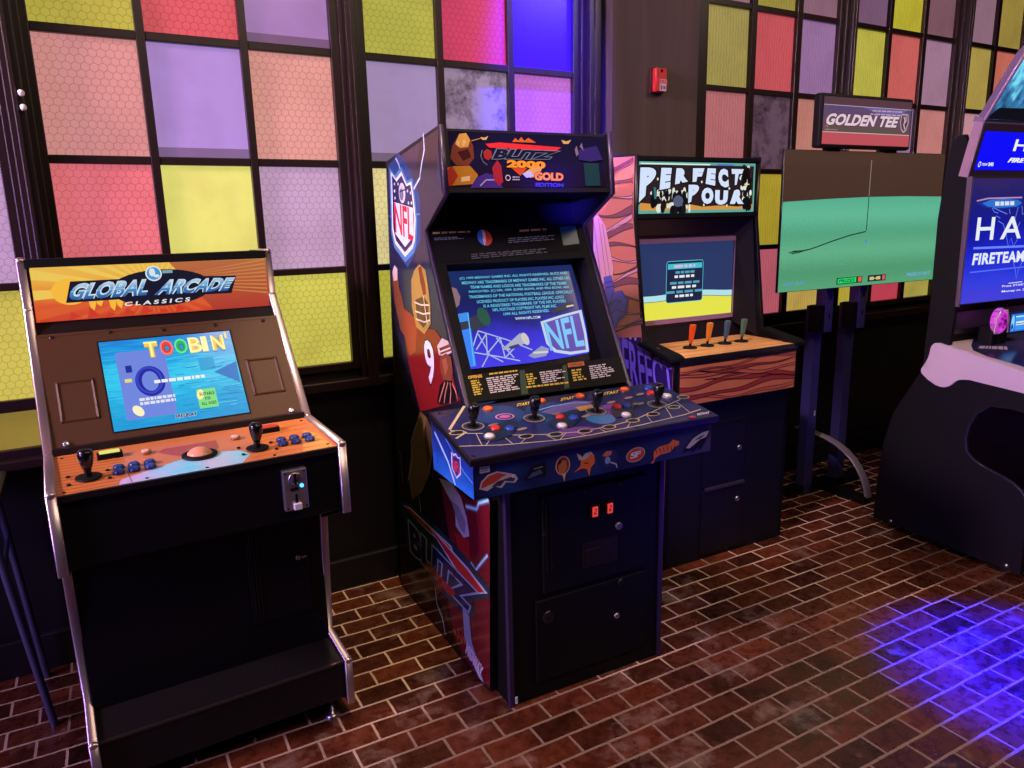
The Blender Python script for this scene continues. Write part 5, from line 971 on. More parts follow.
# screen
so = MB().box((.016, .322, 1.04), (pw-.016, .345, 1.50)).build('monitor', D((52, 36, 54), .35), p)
bzf = MB()
bzf.slab([(.016, .262, 1.565), (pw-.016, .262, 1.565), (pw-.016, .322, 1.49), (.016, .322, 1.49)], .006).slab([(.016, .30, .986), (pw-.016, .30, .986), (pw-.016, .322, 1.062), (.016, .322, 1.062)], .006)
bzf.slab([(.016, .20, .99), (.016, .262, 1.56), (.060, .322, 1.49), (.060, .322, 1.06)], .004).slab([(pw-.016, .20, .99), (pw-.016, .262, 1.56), (pw-.075, .322, 1.49), (pw-.075, .322, 1.06)], .004)
bzf.build('monitor_bezel', D((24, 17, 27), .4, 0, .3), p)
fm = MB()
for q_ in (((.058, 1.452), (.690, 1.474)), ((.058, 1.075), (.690, 1.097)), ((.058, 1.075), (.078, 1.474)), ((.662, 1.075), (.690, 1.474))): fm.box((q_[0][0], .312, q_[0][1]), (q_[1][0], .3225, q_[1][1]))
fm.build('screen_frame', D((150, 112, 150), .35), so, label='mauve plastic rim round the screen')
a = Art(((0, .3215, 0), (1, 0, 0), (0, 0, 1), (0, -1, 0)))
Z = lambda u, v: (.078+(.662-.078)*u, 1.097+(1.452-1.097)*v)
a.poly([Z(0, 0), Z(1, 0), Z(1, 1), Z(0, 1)], E((38, 54, 98), 1))
X = [i/30 for i in range(31)]
def wave(c0, c1, v0, v1, m):
    lo = [Z(x, v0+c0*math.sin(x*7+.6)) for x in X]; hi = [Z(x, v1+c1*math.sin(x*7+.6)) for x in X]; a.faces(lo+hi, [(i, i+1, 31+i+1, 31+i) for i in range(30)], m)
wave(-.02, -.018, .24, .345, E((22, 30, 60), 1)); wave(-.02, -.018, .262, .338, E((176, 224, 232), 1)); wave(0, -.02, 0, .255, E((228, 226, 74), 1)); wave(-.02, -.02, .255, .268, E((20, 26, 40), 1)) if False else None
bx0 = [Z(.285, .215), Z(.665, .215), Z(.665, .755), Z(.285, .755)]
def rr(q, r, m, g=0):
    (x0, y0), (x1, y1) = q[0], q[2]; P = []
    for cx_, cy_, a0 in ((x1-r, y1-r, 0), (x0+r, y1-r, PI/2), (x0+r, y0+r, PI), (x1-r, y0+r, 1.5*PI)):
        for i in range(5): P.append((cx_+(r+g)*math.cos(a0+i*PI/8), cy_+(r+g)*math.sin(a0+i*PI/8)))
    a.poly(P, m)
rr(bx0, .012, E((80, 196, 220), 1), .003); rr(bx0, .012, E((24, 32, 62), 1))
a.poly([Z(.295, .655), Z(.655, .655), Z(.655, .725), Z(.295, .725)], E((70, 190, 214), 1))
a.bars([Z(.36, .668), Z(.58, .668), Z(.58, .712), Z(.36, .712)], 1, E((206, 190, 220), 1), (1, 1), 3, 2, .8)
for v, w0, w1 in ((.545, .10, .11), (.405, .155, .135), (.285, .19, .10)):
    a.bars([Z(.475-w0, v+.045), Z(.475+w0, v+.045), Z(.475+w0, v+.085), Z(.475-w0, v+.085)], 1, E((80, 160, 190), 1), (1, 1), 4, 3, .8)
    a.bars([Z(.475-w1, v-.012), Z(.475+w1, v-.012), Z(.475+w1, v+.030), Z(.475-w1, v+.030)], 1, E((226, 230, 236), 1), (1, 1), 3, 4, .8)
a.build('screen_picture', None, so, label='lit screen of yellow drink and foam under a navy sky with a message box')
# pink print on the left side
sidep = [c for c in p.children if c.name.startswith('side_panel')][0]
a = Art(FR['ps'], lift=.0008)
a.poly([(.005, .004), (.005, .77), (-.030, .785), (-.034, .962), (.178, 1.018), (.254, 1.564), (.252, 1.83), (.595, 1.845), (.595, .004)], D((222, 122, 118), .3))
ln = D((52, 20, 52), .3); PK, MV = D((232, 150, 196), .3), D((140, 66, 104), .3)
ys = [.16+.435*i/24 for i in range(25)]
for i, (z, h_, m) in enumerate(((1.06, .022, MV), (1.10, .018, PK), (1.155, .022, PK), (1.20, .012, MV), (1.245, .03, MV), (1.30, .02, PK), (1.345, .014, MV), (1.385, .03, PK), (1.43, .02, MV), (1.49, .034, MV), (1.545, .025, PK), (1.60, .036, MV), (1.66, .018, PK), (1.70, .05, MV), (1.765, .022, PK), (1.80, .02, MV))):
    f = lambda y: .025*math.sin(y*9+i*1.3)+(y-.35)*(-.14)
    lo = [(y, min(1.828, z+f(y))) for y in ys]; hi = [(y, min(1.828, z+f(y)+h_*(.6+.4*math.sin(y*13+i)))) for y in ys]
    fy = lambda z_: .16+.10*max(0, min(1, (z_-1.018)/.55))
    lo = [(max(q[0], fy(q[1])), q[1]) for q in lo]; hi = [(max(q[0], fy(q[1])), q[1]) for q in hi]
    a.faces(lo+hi, [(j, j+1, 26+j, 25+j) for j in range(24)], m)
    a.line(hi, .003, ln); a.h -= a.step; a.line(lo, .003, ln); a.h -= a.step
a.nxt()
a.poly([(.005, .004), (.005, .77), (-.030, .785), (-.034, .962), (.178, 1.018), (.185, 1.05), (.40, 1.02), (.595, 1.04), (.595, .004)], D((44, 24, 96), .3))
a.poly([(0.5932, 1.5559), (0.5266, 1.5920), (0.4616, 1.5365), (0.3965, 1.3464), (0.4036, 1.2862), (0.5334, 1.2594), (0.5759, 1.3671)], D((240, 168, 204), .3))
for q_ in ([(0.5595, 1.5648), (0.4919, 1.2763)], [(0.5183, 1.5736), (0.4513, 1.2834)], [(0.4857, 1.5458), (0.4194, 1.2899)], [(0.5762, 1.4902), (0.5250, 1.2647)]): a.line(q_, .005, D((196, 92, 130), .3)); a.h -= a.step
a.nxt()
VI, VI2 = D((92, 76, 214), .3), D((50, 36, 140), .3)
a.poly([(0.4757, 1.3008), (0.4118, 1.3135), (0.3873, 1.2364), (0.3335, 1.2494), (0.2802, 1.2081), (0.2939, 1.1431), (0.3542, 1.0999), (0.3925, 1.0295), (0.4573, 1.0503), (0.4825, 1.1054), (0.4421, 1.1665)], VI)
for q_ in ([(0.4674, 1.2731), (0.4036, 1.2862)], [(0.4591, 1.2501), (0.3955, 1.2636)], [(0.4421, 1.1618), (0.3790, 1.2000), (0.3326, 1.1946)], [(0.4497, 1.1087), (0.3784, 1.1582), (0.3166, 1.1501)], [(0.3951, 1.2359), (0.4261, 1.1726), (0.4573, 1.0503)], [(0.3334, 1.2449), (0.2875, 1.2029), (0.3089, 1.1416), (0.3621, 1.1084)]): a.line(q_, .006, VI2); a.h -= a.step
a.nxt()
for q_ in ((0.3531, 1.0250), (0.2619, 1.0366), (0.2251, 1.0367)): a.ell(q_, .008, .008, D((200, 180, 240), .3), 8); a.h -= a.step
a.nxt()
a.text('PERFECT', [(0.3575, 0.7849), (-0.0549, 0.8192), (-0.0239, 0.9614), (0.3849, 1.0494)], D((136, 104, 246), .3), .02, 0, 1.0)
a.ell((0.0767, 1.0074), .030, .012, D((224, 96, 160), .3))
a.build('side_print', None, sidep, label='pink wood print with a drawn purple hand and violet lettering')

# ================================================================== golf game: screen and sign on a two-post stand
t = thing('golf_game_stand', 'flat golf screen with a small sign above it on a black two-post stand', 'arcade machine', CABS['t'], (0, .15, 0))
POST = D((62, 56, 112), .4)
for x in (-.200, .060):
    ps_ = MB().box((x, .12, .0), (x+.065, .18, 1.08)).build('post', POST, t, bevel=.003)
    MB().box((x+.002, .052, .945), (x+.058, .122, 1.60)).build('bracket', POST, ps_, bevel=.003)
    for z in (1.02, 1.12): MB().box((x+.026, .050, z), (x+.034, .053, z+.025)).build('slot', BLK2, ps_)
MB().box((-.24, .06, .945), (-.19, .13, 1.09)).build('clamp', BLK2, t, bevel=.003)
MB().box((.02, .06, .945), (.062, .13, 1.09)).build('clamp', BLK2, t, bevel=.003)
ft = MB().box((-.30, .12, .0), (.30, .18, .05)).box((-.05, -.16, .0), (.01, .32, .045)).build('foot', D((16, 14, 20), .35, .3), t, bevel=.004)
MB().tube([(-.03, .34, .325), (-.026, .19, .318), (-.022, .125, .308), (-.02, .06, .29), (-.018, .0, .262), (-.016, -.05, .228), (-.014, -.09, .185), (-.012, -.12, .14), (-.010, -.142, .09), (-.010, -.155, .035)], .027, D((150, 136, 146), .4, .3), 12, .007, sq=.6).build('arched_strap', None, t, label='curved grey metal strap down to the foot')
MB().box((-.155, .118, .46), (-.147, .121, .49)).build('cable_tag', D((190, 186, 190), .5), t)
tvb = MB().box((-.612, .006, -.346+1.532), (.612, .022, .346+1.532)).build('television', D((12, 11, 14), .3), t, bevel=.004)
MB().box((-.40, .022, 1.28), (.40, .070, 1.75)).build('rear_housing', BLK2, tvb)
a = Art(((0, .0055, 1.532), (1, 0, 0), (0, 0, 1), (0, -1, 0)))
RTV = .07
a.rect((-.610, -.343), (.610, .343), G([(0, (70, 48, 38)), (1, (84, 58, 46))], 'v', .75, RTV, .2, 3, (1, 1, 1), .9))  # warm reflection of the room painted as glowing brown over the black sky
tp = [(-0.6139, 1.2025), (0.6050, 1.1989), (0.6266, 1.6487), (-0.5962, 1.6320)]
q_ = [(-.610, -.343), (.610, -.343), (.610, (0.6266, 1.6487)[1]-1.532), (.3, (0.2921, 1.6522)[1]-1.532), (.0, (-0.0646, 1.6501)[1]-1.532), (-.3, (-0.3441, 1.6421)[1]-1.532), (-.610, (-0.5926, 1.6296)[1]-1.532)]
a.poly(q_, G([(0, (88, 164, 122)), (.2, (78, 150, 110)), (.4, (100, 178, 138)), (.6, (82, 160, 124)), (.8, (98, 186, 152)), (1, (84, 172, 140))], 'v', .98, RTV, .55, 130, (1, .8, 1), .9))
def tz(P): return [(x, z-1.532) for x, z in P]
LK = E((26, 46, 36), 1, RTV)
a.line(tz([(0.0064, 1.4727), (-0.1186, 1.4555), (-0.2505, 1.4290), (-0.3644, 1.4026), (-0.4205, 1.3922), (-0.5251, 1.3853)]), .006, LK).line(tz([(-0.5490, 1.3823), (-0.5116, 1.3897), (-0.4627, 1.3898), (-0.4207, 1.3942), (-0.4761, 1.3824), (-0.5313, 1.3767)]), .005, LK)
a.line(tz([(0.0100, 1.4752), (0.0105, 1.5680), (0.0102, 1.6548)]), .006, LK).line(tz([(0.0102, 1.6548), (0.0090, 1.8358)]), .006, E((150, 132, 124), .8, RTV))
a.text('EASY PLAY', tz([(-0.5739, 1.2186), (-0.4166, 1.2199), (-0.4152, 1.2361), (-0.5724, 1.2349)]), E((96, 150, 206), 1, RTV), .02, .1).text('PRESS START', tz([(0.3728, 1.2175), (0.5742, 1.2187), (0.5748, 1.2373), (0.3735, 1.2363)]), E((112, 168, 222), 1, RTV), .02, .1)
a.poly(tz([(-0.1916, 1.2038), (0.0058, 1.2051), (0.0066, 1.2391), (-0.1906, 1.2381)]), E((20, 40, 30), 1, RTV)).poly(tz([(-0.1830, 1.2085), (-0.0410, 1.2098), (-0.0400, 1.2352), (-0.1811, 1.2334)]), E((40, 230, 110), 1, RTV)).text('PRIZES', tz([(-0.1728, 1.2121), (-0.0515, 1.2131), (-0.0504, 1.2305), (-0.1716, 1.2298)]), E((10, 90, 40), 1, RTV), .03, .1).poly(tz([(-0.0262, 1.2101), (0.0005, 1.2102), (0.0014, 1.2362), (-0.0252, 1.2355)]), E((232, 96, 66), 1, RTV))
a.poly(tz([(0.0501, 1.2058), (0.1958, 1.2062), (0.1963, 1.2399), (0.0508, 1.2400)]), E((36, 34, 60), 1, RTV)).poly(tz([(0.1673, 1.2111), (0.1886, 1.2110), (0.1895, 1.2359), (0.1682, 1.2360)]), E((232, 90, 70), 1, RTV)).polys([tz([(0.0652, 1.2135), (0.0973, 1.2133), (0.0975, 1.2311), (0.0655, 1.2306)]), tz([(0.1174, 1.2138), (0.1506, 1.2142), (0.1508, 1.2315), (0.1176, 1.2311)])], E((206, 196, 120), 1, RTV)).line(tz([(0.0882, 1.2214), (0.1285, 1.2219)]), .005, E((206, 196, 120), 1, RTV))
a.ell(tz([(0.0087, 1.4206)])[0], .008, .007, E((70, 130, 220), 1, RTV), 10)
a.build('screen_picture', None, tvb, label='lit picture of green turf, brown room reflection painted in above')
sb = MB().box((-.426, -.030, 1.886), (.256, .020, 2.141)).build('sign_box', D((24, 19, 22), .6, 0, .2), t, bevel=.012)
for x_ in (-.33, .10): MB().box((x_, -.01, 1.872), (x_+.08, .03, 1.895)).build('sign_mount', BLK2, sb)
a = Art(((0, -.031, 0), (1, 0, 0), (0, 0, 1), (0, -1, 0)))
x0, x1 = -.352, .345
a.warp = lambda q: (-.0855+(q[0]+.0035)*.93, 2.0135+(q[1]-2.022)*.985)
a.rect((x0, 1.910), (x1, 2.134), G([(0, (124, 84, 84)), (.45, (132, 96, 112)), (.8, (116, 92, 146)), (1, (104, 74, 96))], 'v', .55, .3, .4, 3, (2, 1, 1)))
a.rect((x0, 1.910), (x1, 1.966), E((206, 88, 96), .8)).rect((x0, 1.966), (x1, 1.970), E((216, 190, 190), .8)).rect((x0, 2.095), (x1, 2.134), E((92, 62, 72), .8)).rect((x0, 2.094), (x1, 2.097), E((206, 180, 196), .8))
a.poly([(-.06, 2.094), (.31, 2.094), (.27, 2.068), (.10, 2.062), (.02, 2.078)], E((128, 112, 176), .7)).poly([(-.34, 1.972), (.30, 1.972), (.2, 1.995), (-.1, 1.992), (-.3, 2.0)], E((108, 92, 84), .7))
a.bars([(.0, 2.055), (.27, 2.055), (.29, 2.092), (.03, 2.088)], 2, E((206, 180, 206), .8), (.9, 1), 7, 3, .35)
a.text('GOLDEN TEE', [(-.332, 2.000), (.232, 2.003), (.240, 2.058), (-.322, 2.056)], E((236, 214, 226), .85), .045, .25, 1.02, E((110, 40, 60), .7), .05)
a.poly([(.262, 2.072), (.318, 2.075), (.328, 2.030), (.312, 1.992), (.290, 1.978), (.268, 1.995), (.256, 2.030)], E((216, 190, 206), .7)).poly([(.267, 2.066), (.313, 2.069), (.321, 2.030), (.307, 1.998), (.290, 1.987), (.272, 2.000), (.262, 2.030)], E((112, 62, 84), .7)).line([(.284, 2.058), (.296, 2.045), (.288, 2.020), (.300, 1.998)], .008, E((226, 204, 216), .8)).line([(.300, 2.066), (.306, 2.04), (.296, 2.03)], .005, E((226, 204, 216), .8))
a.line([(-.335, 1.992), (-.325, 1.998), (-.31, 1.990)], .005, E((206, 120, 120), .8)).bars([(-.335, 1.974), (-.24, 1.974), (-.24, 1.984), (-.335, 1.984)], 1, E((196, 150, 140), .7), (1, 1), 3, 2)
a.build('sign_face', None, sb, label='lit mauve and red sign face with slanted white lettering')

# ================================================================== blue shooting cabinet at the right edge
h = thing('arcade_cabinet', 'big shooting-game cabinet with blue lit screens and pale pink console at right edge', 'arcade machine', CABS['h'], (.65, .35, 0), 'arcade cabinets')
hw = 1.30
lower = [(.70, .03), (.696, .234), (.677, .452), (.640, .60), (.586, .703), (.511, .839), (.25, .842), (-.25, .78), (-.25, .705), (.10, .742), (.182, .735), (.24, .682), (.266, .62), (.272, .56), (.261, .504), (.225, .475), (.169, .455), (.10, .438), (.05, .423), (.015, .402), (-.004, .382), (-.02, .34), (-.03, .03)]
upper = [(.511, .80), (.503, 1.17), (.507, 1.531), (.492, 1.74), (.478, 1.83), (.464, 1.87), (.446, 1.888), (.42, 1.890), (.400, 1.84), (.392, 1.70), (.384, 1.10), (.40, .80)]
HB = D((13, 11, 17), .5, 0, .25)
for x in (0.0, hw-.02):
    sp = MB().prism(lower, x, x+.02).build('side_panel', HB, h)
    MB().tube([(x+.010, y, z) for y, z in lower[9:22]], .010, D((60, 56, 76), .3, .4), 8, .003).build('edge_trim', None, sp)
    MB().prism(upper, x, x+.02).build('upper_side_panel', D((11, 8, 10), .5, 0, .25), h)
MB().prism([(.30, .06), (.30, .78), (.48, .78), (.56, .70), (.63, .56), (.665, .30), (.67, .06)], .02, hw-.02).build('body', D((28, 25, 44), .45), h)
MB().box((.02, .42, .78), (hw-.02, .49, 1.86)).build('rear_cabinet', BLK, h)
for x in (.10, hw-.10):
    for y in (.02, .60): MB().lathe([(.022, 0), (.022, .006), (.014, .012), (.006, .014), (.006, .07)], (x, y, 0), (0, 0, 1), NICKEL, 16).build('leveler_foot', None, h)
MB().box((.02, -.02, .03), (hw-.02, .66, .08)).build('base', HB, h)
for y, z in ((.60, .045), (.03, .048)): MB().lathe([(.009, 0), (.007, .003), (0, .004)], (0, y, z), (-1, 0, 0), NICKEL, 12).build('bolt', None, h)
cons = [(-.25, .845), (.059, .908), (.432, .980), (.455, .976), (.467, .962), (.472, .946), (.474, .925), (.479, .903), (.489, .880), (.499, .862), (.508, .848), (.509, .838), (.503, .826), (.470, .802), (.43, .784), (.405, .780), (.386, .781), (.368, .789), (.353, .802), (.340, .818), (.323, .828), (.30, .833), (.274, .836), (.049, .822), (-.25, .765)]
cn = MB().prism(cons, -.012, hw+.012).build('gun_console', D((206, 182, 192), .45), h, label='pale pink-lit painted metal console')
top = [(0.0017, 0.3808), (0.0643, 0.4053), (0.1323, 0.4279), (0.1896, 0.4424), (0.2653, 0.4586), (0.3317, 0.4625), (0.4000, 0.4567), (0.4621, 0.4462), (0.5605, 0.4227), (0.6620, 0.4001)]
tpoly = [on('ht', u, v, .002) for u, v in top]+[on('ht', hw+.012, top[-1][1], .002), on('ht', hw+.012, -.31, .002), on('ht', -.012, -.31, .002)]
MB().slab(tpoly[::-1], .014).build('console_top', D((186, 164, 172), .3), cn)
a = Art(FR['ht'], lift=.0032)
a.poly([*[(0.3505, 0.4290), (0.6342, 0.3833)], (hw, .40), (hw, -.29), (.06, -.29), *[(0.0562, 0.0555), (0.0271, 0.1781), (0.0428, 0.2533), (0.1049, 0.3046), (0.2059, 0.3627)]], G([(0, (30, 28, 60)), (.4, (60, 56, 96)), (.7, (40, 40, 80)), (1, (90, 80, 110))], 'u', 0, .16, .6, 4))
a.bars([(0.0768, 0.2571), (0.2017, 0.1937), (0.2908, 0.2588), (0.1630, 0.2952)], 1, D((170, 150, 166), .3), (1, 1), 6, 2, .5)
a.build('console_print', None, cn, label='glossy dark panel on the console top')
MB().prism([(.470, .93), (.405, 1.04), (.40, 1.12), (.47, 1.12), (.50, .93)], .02, hw-.02).build('apron', D((46, 38, 56), .4), h)
# two light guns on their mounts
for gx in (.235, .80):
    gn = MB().box((gx-.03, .33, .96), (gx+.09, .40, 1.05)).tube([(gx+.03, .36, .93), (gx+.03, .36, 1.0)], .035, BLK2, 12).build('light_gun', D((30, 24, 40), .4), h, bevel=.01)
    sh_ = MB().ball((gx, .325, 1.075), .06, G([(0, (40, 10, 60)), (.45, (206, 40, 206)), (.6, (240, 90, 240)), (.8, (120, 20, 150)), (1, (240, 170, 150))], 'r', .9, .2, 1.6, 9), (.75, .5, 1.02), 20)
    for i, f in enumerate(sh_.f): sh_.uv[i] = [((sh_.v[j][0]-gx)/.12+.5, (sh_.v[j][2]-1.015)/.12) for j in f]
    sh_.build('glowing_shell', None, gn, label='glowing magenta crystal shell of the gun')
    rl = MB().tube([(gx-.046, .31, 1.02), (gx-.050, .305, 1.09), (gx-.03, .305, 1.128), (gx+.02, .305, 1.125), (gx+.048, .31, 1.08), (gx+.048, .31, 1.02)], .004, D((226, 200, 206), .3, .6), 8).build('rim', None, gn)
    db = MB().box((gx+.075, .32, 1.01), (gx+.20, .35, 1.105)).build('display', D((20, 30, 60), .3), gn, bevel=.004)
    a = Art(((gx+.075, .3195, 1.01), (1, 0, 0), (0, 0, 1), (0, -1, 0)))
    a.rect((.006, .006), (.119, .089), E((40, 110, 226), .95)).ell((.022, .047), .012, .036, E((130, 210, 250), 1)).ell((.020, .030), .008, .014, E((30, 60, 170), 1)).rect((.04, .012), (.115, .080), E((60, 150, 240), 1)).rect((.046, .035), (.11, .052), E((220, 240, 252), 1)).rect((.046, .040), (.11, .044), E((40, 90, 190), 1)).rect((.04, .072), (.115, .078), E((190, 236, 252), 1))
    a.build('display_picture', None, db, label='small glowing blue display')
# main screen
ms = MB().box((.003, .377, 1.155), (hw-.003, .405, 1.715)).build('monitor', D((58, 48, 58), .3), h)
MB().box((.001, .368, 1.150), (.010, .40, 1.712)).build('screen_edge', D((120, 100, 116), .3, .4), ms)
a = Art(FR['hf'])
a.rect((.012, 1.160), (hw-.012, 1.705), G([(0, (66, 62, 216)), (.18, (48, 60, 222)), (.40, (20, 34, 200)), (.62, (14, 18, 150)), (.80, (24, 24, 110)), (1, (46, 34, 96))], 'v', 1, .1, .45, 3))
ol = [(0.0577, 1.5985), (0.1159, 1.6150), (0.2214, 1.6206), (0.3832, 1.6195), (0.3920, 1.5768), (0.2306, 1.5728), (0.1152, 1.5808)]
a.poly(ol, E((20, 40, 150), 1, .1)).poly([(0.0981, 1.5981), (0.1516, 1.6126), (0.2436, 1.6179), (0.3551, 1.6109), (0.3878, 1.5973), (0.3461, 1.5818), (0.2298, 1.5771), (0.1429, 1.5834)], E((44, 112, 206), 1, .1)).line([(0.0586, 1.6091), (0.1362, 1.6196), (0.3826, 1.6221)], .006, E((190, 140, 176), 1, .1)).bars([(0.1921, 1.5863), (0.3302, 1.5873), (0.3262, 1.6067), (0.1883, 1.6062)], 1, E((214, 226, 240), 1, .1), (1, 1), 4, 3, .9)
LB = E((92, 128, 246), 1, .1)
for P in ([(0.1723, 1.5779), (0.1898, 1.5603), (0.2195, 1.5555), (0.2076, 1.5426), (0.2382, 1.5333), (0.2262, 1.5204), (0.2653, 1.5063), (0.2980, 1.4522), (0.3218, 1.4066), (0.3371, 1.4421), (0.3595, 1.4053), (0.3842, 1.4317), (0.3674, 1.4772), (0.3903, 1.5126)], [(0.1790, 1.5800), (0.2323, 1.5640), (0.2860, 1.5500)], [(0.3742, 1.3319), (0.3971, 1.2942), (0.4133, 1.2517), (0.4202, 1.2930), (0.4435, 1.3289)], [(0.2964, 1.5719), (0.3082, 1.5497)], [(0.3614, 1.5799), (0.3451, 1.5135)], [(0.3906, 1.5839), (0.3980, 1.5482), (0.4132, 1.5480)]): a.line(P, .004, LB); a.h -= a.step
a.nxt()
WH = E((226, 232, 250), 1.05, .1)
hb, ht_ = (0.0848, 1.4388), (0.0775, 1.5384)
LH = ht_[1]-hb[1]; xA = (0.0782, 1.4759)[0]
for ch, x_ in (('H', 0), ('A', .175), ('L', .36), ('O', .49)):
    w_ = .125 if ch != 'A' else .155
    a.text(ch, [(xA+x_, hb[1]), (xA+x_+w_, hb[1]), (xA+x_+w_, hb[1]+LH), (xA+x_, hb[1]+LH)], WH, .0 if ch == 'O' else .01)
f0, f1, f2, f3 = [(0.0744, 1.3309), (0.4558, 1.3293), (0.4474, 1.3766), (0.0738, 1.3820)]
a.line([(0.0697, 1.4053), (0.4438, 1.4015)], .010, E((110, 130, 250), 1, .1)).line([(0.0638, 1.2992), (0.4638, 1.3058)], .006, E((84, 110, 250), 1, .1)).text('FIRETEAM', [f0, (f1[0], f0[1]), (f2[0], f3[1]), f3], E((70, 90, 246), 1, .1), .09, .1, 1.1).text('FIRETEAM', [f0, (f1[0], f0[1]), (f2[0], f3[1]), f3], E((226, 230, 252), 1.05, .1), .035, .1, 1.1)
a.text('RAVEN', [(f1[0]+.04, f0[1]), (f1[0]+.32, f0[1]), (f1[0]+.32, f3[1]), (f1[0]+.04, f3[1])], E((226, 230, 252), 1.05, .1), .035, .1, 1.1)
g0, g1 = (0.3107, 1.2158), (0.3097, 1.2288); k0, k1 = (0.3117, 1.1918), (0.3106, 1.2048)
a.text('Press START to Begin', [g0, (g0[0]+.30, g0[1]), (g0[0]+.30, g1[1]), (g0[0], g1[1])], WH, .01).text('Money in: 2 Credits', [k0, (k0[0]+.30, k0[1]), (k0[0]+.30, k1[1]), (k0[0], k1[1])], WH, .01).line([(0.3559, 1.2349), (0.4626, 1.2369)], .003, WH)
a.build('screen_picture', None, ms, label='big lit blue screen with white title lettering')
# tilted marquee and ice-scene canopy
V = Vector(FR['hm'][2]).normalized(); Nm = Vector(FR['hm'][3]).normalized(); O = Vector(FR['hm'][0])
def mp_(u, v, d): return O+Vector((1, 0, 0))*u+V*v-Nm*d
def wedge(u0, u1, v0, v1, d0, d1):
    m = MB(); P = [mp_(u, v, d) for d in (d0, d1) for u, v in ((u0, v0), (u1, v0), (u1, v1), (u0, v1))]
    return m.add(P, [(0, 1, 2, 3), (7, 6, 5, 4), (0, 4, 5, 1), (1, 5, 6, 2), (2, 6, 7, 3), (3, 7, 4, 0)])
mq = wedge(-.004, hw+.004, -.002, .224, 0, .042).build('marquee', D((176, 138, 156), .4), h, bevel=.002, label='overhead sign tilted down, pinkish edge')
wedge(.0, hw, .0, .222, -.004, .001).build('marquee_frame', D((56, 44, 58), .35), mq)
a = Art((tuple(O+Nm*.0045),)+FR['hm'][1:])
a.rect((.018, .030), (hw-.018, .190), E((4, 6, 246), 1))
h0 = (0.2465, 0.1122); h1 = (0.2337, 0.1623)
a.text('HALO', [h0, (h0[0]+.40, h0[1]), (h0[0]+.40, h1[1]), (h0[0], h1[1])], E((236, 238, 252), 1.05), .015)
i0 = (0.2415, 0.0641); i1 = (0.2458, 0.0842)
a.text('FIRETEAM RAVEN', [i0, (i0[0]+.46, i0[1]), (i0[0]+.46, i1[1]), (i0[0], i1[1])], E((236, 238, 252), 1.05), .05, .35)
j0, j1, j2, j3 = [(0.0363, 0.0436), (0.1432, 0.0455), (0.1379, 0.0641), (0.0315, 0.0644)]
a.text('raw', [bil((j0, j1, j2, j3), .26, .2), bil((j0, j1, j2, j3), .62, .2), bil((j0, j1, j2, j3), .62, .75), bil((j0, j1, j2, j3), .26, .75)], E((220, 226, 250), 1), .02).text('343', [bil((j0, j1, j2, j3), .66, .1), bil((j0, j1, j2, j3), 1, .1), bil((j0, j1, j2, j3), 1, .95), bil((j0, j1, j2, j3), .66, .95)], E((232, 236, 252), 1), .06).ring(bil((j0, j1, j2, j3), .1, .5), .009, .012, .004, E((232, 236, 252), 1))
a.build('marquee_sign', None, mq, label='bright blue lit sign with white lettering')
wedge(.0, hw, .222, .245, .0, .05).build('canopy_bracket', D((150, 132, 144), .35, .3), h)
ca = [(-0.0132, 0.0248), (-0.0164, 0.1538), (-0.0154, 0.2879)]
cu = [ca[0], ca[1], ca[2], (ca[2][0]+.22, .62), (hw, .62), (hw, ca[0][1])]
cn_ = MB().slab([on('ha', *q) for q in cu][::-1], .03).build('canopy', D((120, 100, 124), .4), h, label='leaning top panel')
a = Art(FR['ha'])
a.poly(cu[:4]+[(hw-.01, .61), (hw-.01, ca[0][1]+.01)], G([(0, (30, 60, 96)), (.2, (60, 130, 180)), (.34, (120, 216, 236)), (.5, (70, 130, 210)), (.62, (160, 222, 244)), (.8, (80, 180, 216)), (1, (140, 236, 246))], 'v', 1.1, .2, .9, 9, (3, 1, 1)))
R = random.Random(8)
for i in range(26):
    u = R.uniform(.04, hw-.06); v = R.uniform(.02, .34); l_ = R.uniform(.05, .16); sl_ = R.uniform(.3, .8)
    if u < .12+v*.9: u += .2
    c_ = R.choice(((30, 60, 130), (150, 206, 246), (70, 130, 220), (16, 26, 50), (190, 236, 246), (120, 230, 230)))
    a.poly([(u, v), (u+.022, v), (u+l_*sl_+.012, v+l_), (u+l_*sl_, v+l_)], E(c_, 1)); a.h -= a.step
a.nxt()
a.poly([(ca[0][0]+.004, ca[0][1]+.002), (hw-.01, ca[0][1]+.002), (hw-.01, ca[0][1]+.020), (.5, ca[0][1]+.045), (.32, ca[0][1]+.024), (.2, ca[0][1]+.055), (ca[0][0]+.05, ca[0][1]+.05)], E((10, 12, 18), 1))
a.build('canopy_picture', None, cn_, label='glowing icy blue mountain picture')
MB().tube([on('ha', *q, .004) for q in ca]+[on('ha', *cu[3], .004)], .009, D((196, 160, 196), .3, .3), 8, .006).build('edge_trim', None, cn_)

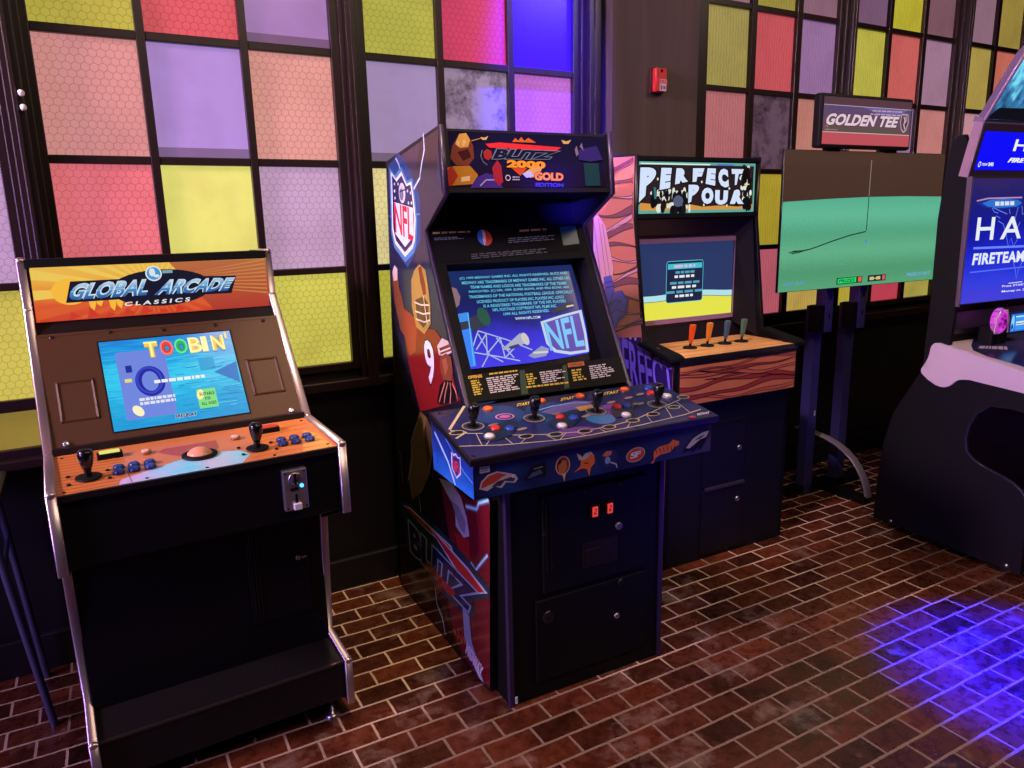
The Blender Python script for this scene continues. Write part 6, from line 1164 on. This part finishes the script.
# ================================================================== light of the room
def area(name, loc, target, size, col, power, spread=180, sy=None):
    L_ = bpy.data.lights.new(name, 'AREA'); L_.shape = 'RECTANGLE'; L_.size = size; L_.size_y = sy or size; L_.color = tuple(col); L_.energy = power; L_.spread = math.radians(spread)
    o = bpy.data.objects.new(name, L_); COL.objects.link(o); o.location = loc; d = Vector(target)-Vector(loc); o.rotation_euler = d.to_track_quat('-Z', 'Y').to_euler(); return o
def spot(name, loc, target, col, power, ang, blend=.5, rad=.05):
    L_ = bpy.data.lights.new(name, 'SPOT'); L_.color = tuple(col); L_.energy = power; L_.spot_size = math.radians(ang); L_.spot_blend = blend; L_.shadow_soft_size = rad
    o = bpy.data.objects.new(name, L_); COL.objects.link(o); o.location = loc; d = Vector(target)-Vector(loc); o.rotation_euler = d.to_track_quat('-Z', 'Y').to_euler(); return o
area('ceiling_lamp_warm', (1.3, .2, 3.8), (1.8, 1.6, 0), 1.6, (1, .77, .55), 56)
area('ceiling_lamp_warm', (4.0, .6, 3.8), (3.2, 2.0, 0), 1.2, (1, .75, .57), 66)
spot('floor_gap_fill', (.83, 1.75, 3.85), (.88, 2.62, 0), (1, .74, .5), 260, 26, .8, .1)  # unseen spot added to brighten the floor between the cabinets
area('left_fill_pink', (-3.0, 1.95, 2.9), (2.6, 2.5, 1.3), .6, (1, .68, .82), 46, 70)  # unseen pink source added at left to brighten the side panels
area('left_fill_violet', (-2.6, 1.2, 1.5), (2.0, 2.5, .9), .6, (.46, .28, 1), 24, 100, 1.2)  # unseen violet source added at left to tint stool legs and side panels
spot('side_print_fill', (.35, 1.5, 3.75), (2.12, 2.56, 1.2), (.98, .72, .94), 470, 27, .7, .12)  # unseen spot added to light the tap cabinet's side print
spot('blue_spot', (1.86, 2.5, 3.75), (1.90, 3.0, 2.25), (.04, .02, 1), 4400, 24, .8)
spot('blue_spot', (-.6, .4, 1.88), (1.68, 2.43, 1.635), (.06, .04, 1), 2600, 3.4, .5)
spot('blue_spot', (3.3, -.6, 3.6), (2.72, 1.0, 0), (.0006, .0, 1), 62000, 16, 1)
spot('lettering_fill', (.9, .6, 2.2), (2.12, 2.52, .93), (.74, .62, 1), 190, 9, .5)  # unseen lamp added in mid-air to brighten the violet side lettering
w = bpy.data.worlds.new('world'); S.world = w; w.use_nodes = True
w.node_tree.nodes['Background'].inputs[0].default_value = (.55, .42, .7, 1); w.node_tree.nodes['Background'].inputs[1].default_value = .02
S.view_settings.view_transform = 'Standard'; S.view_settings.look = 'None'; S.view_settings.gamma = 1; S.view_settings.exposure = 0
S.view_settings.use_curve_mapping = False
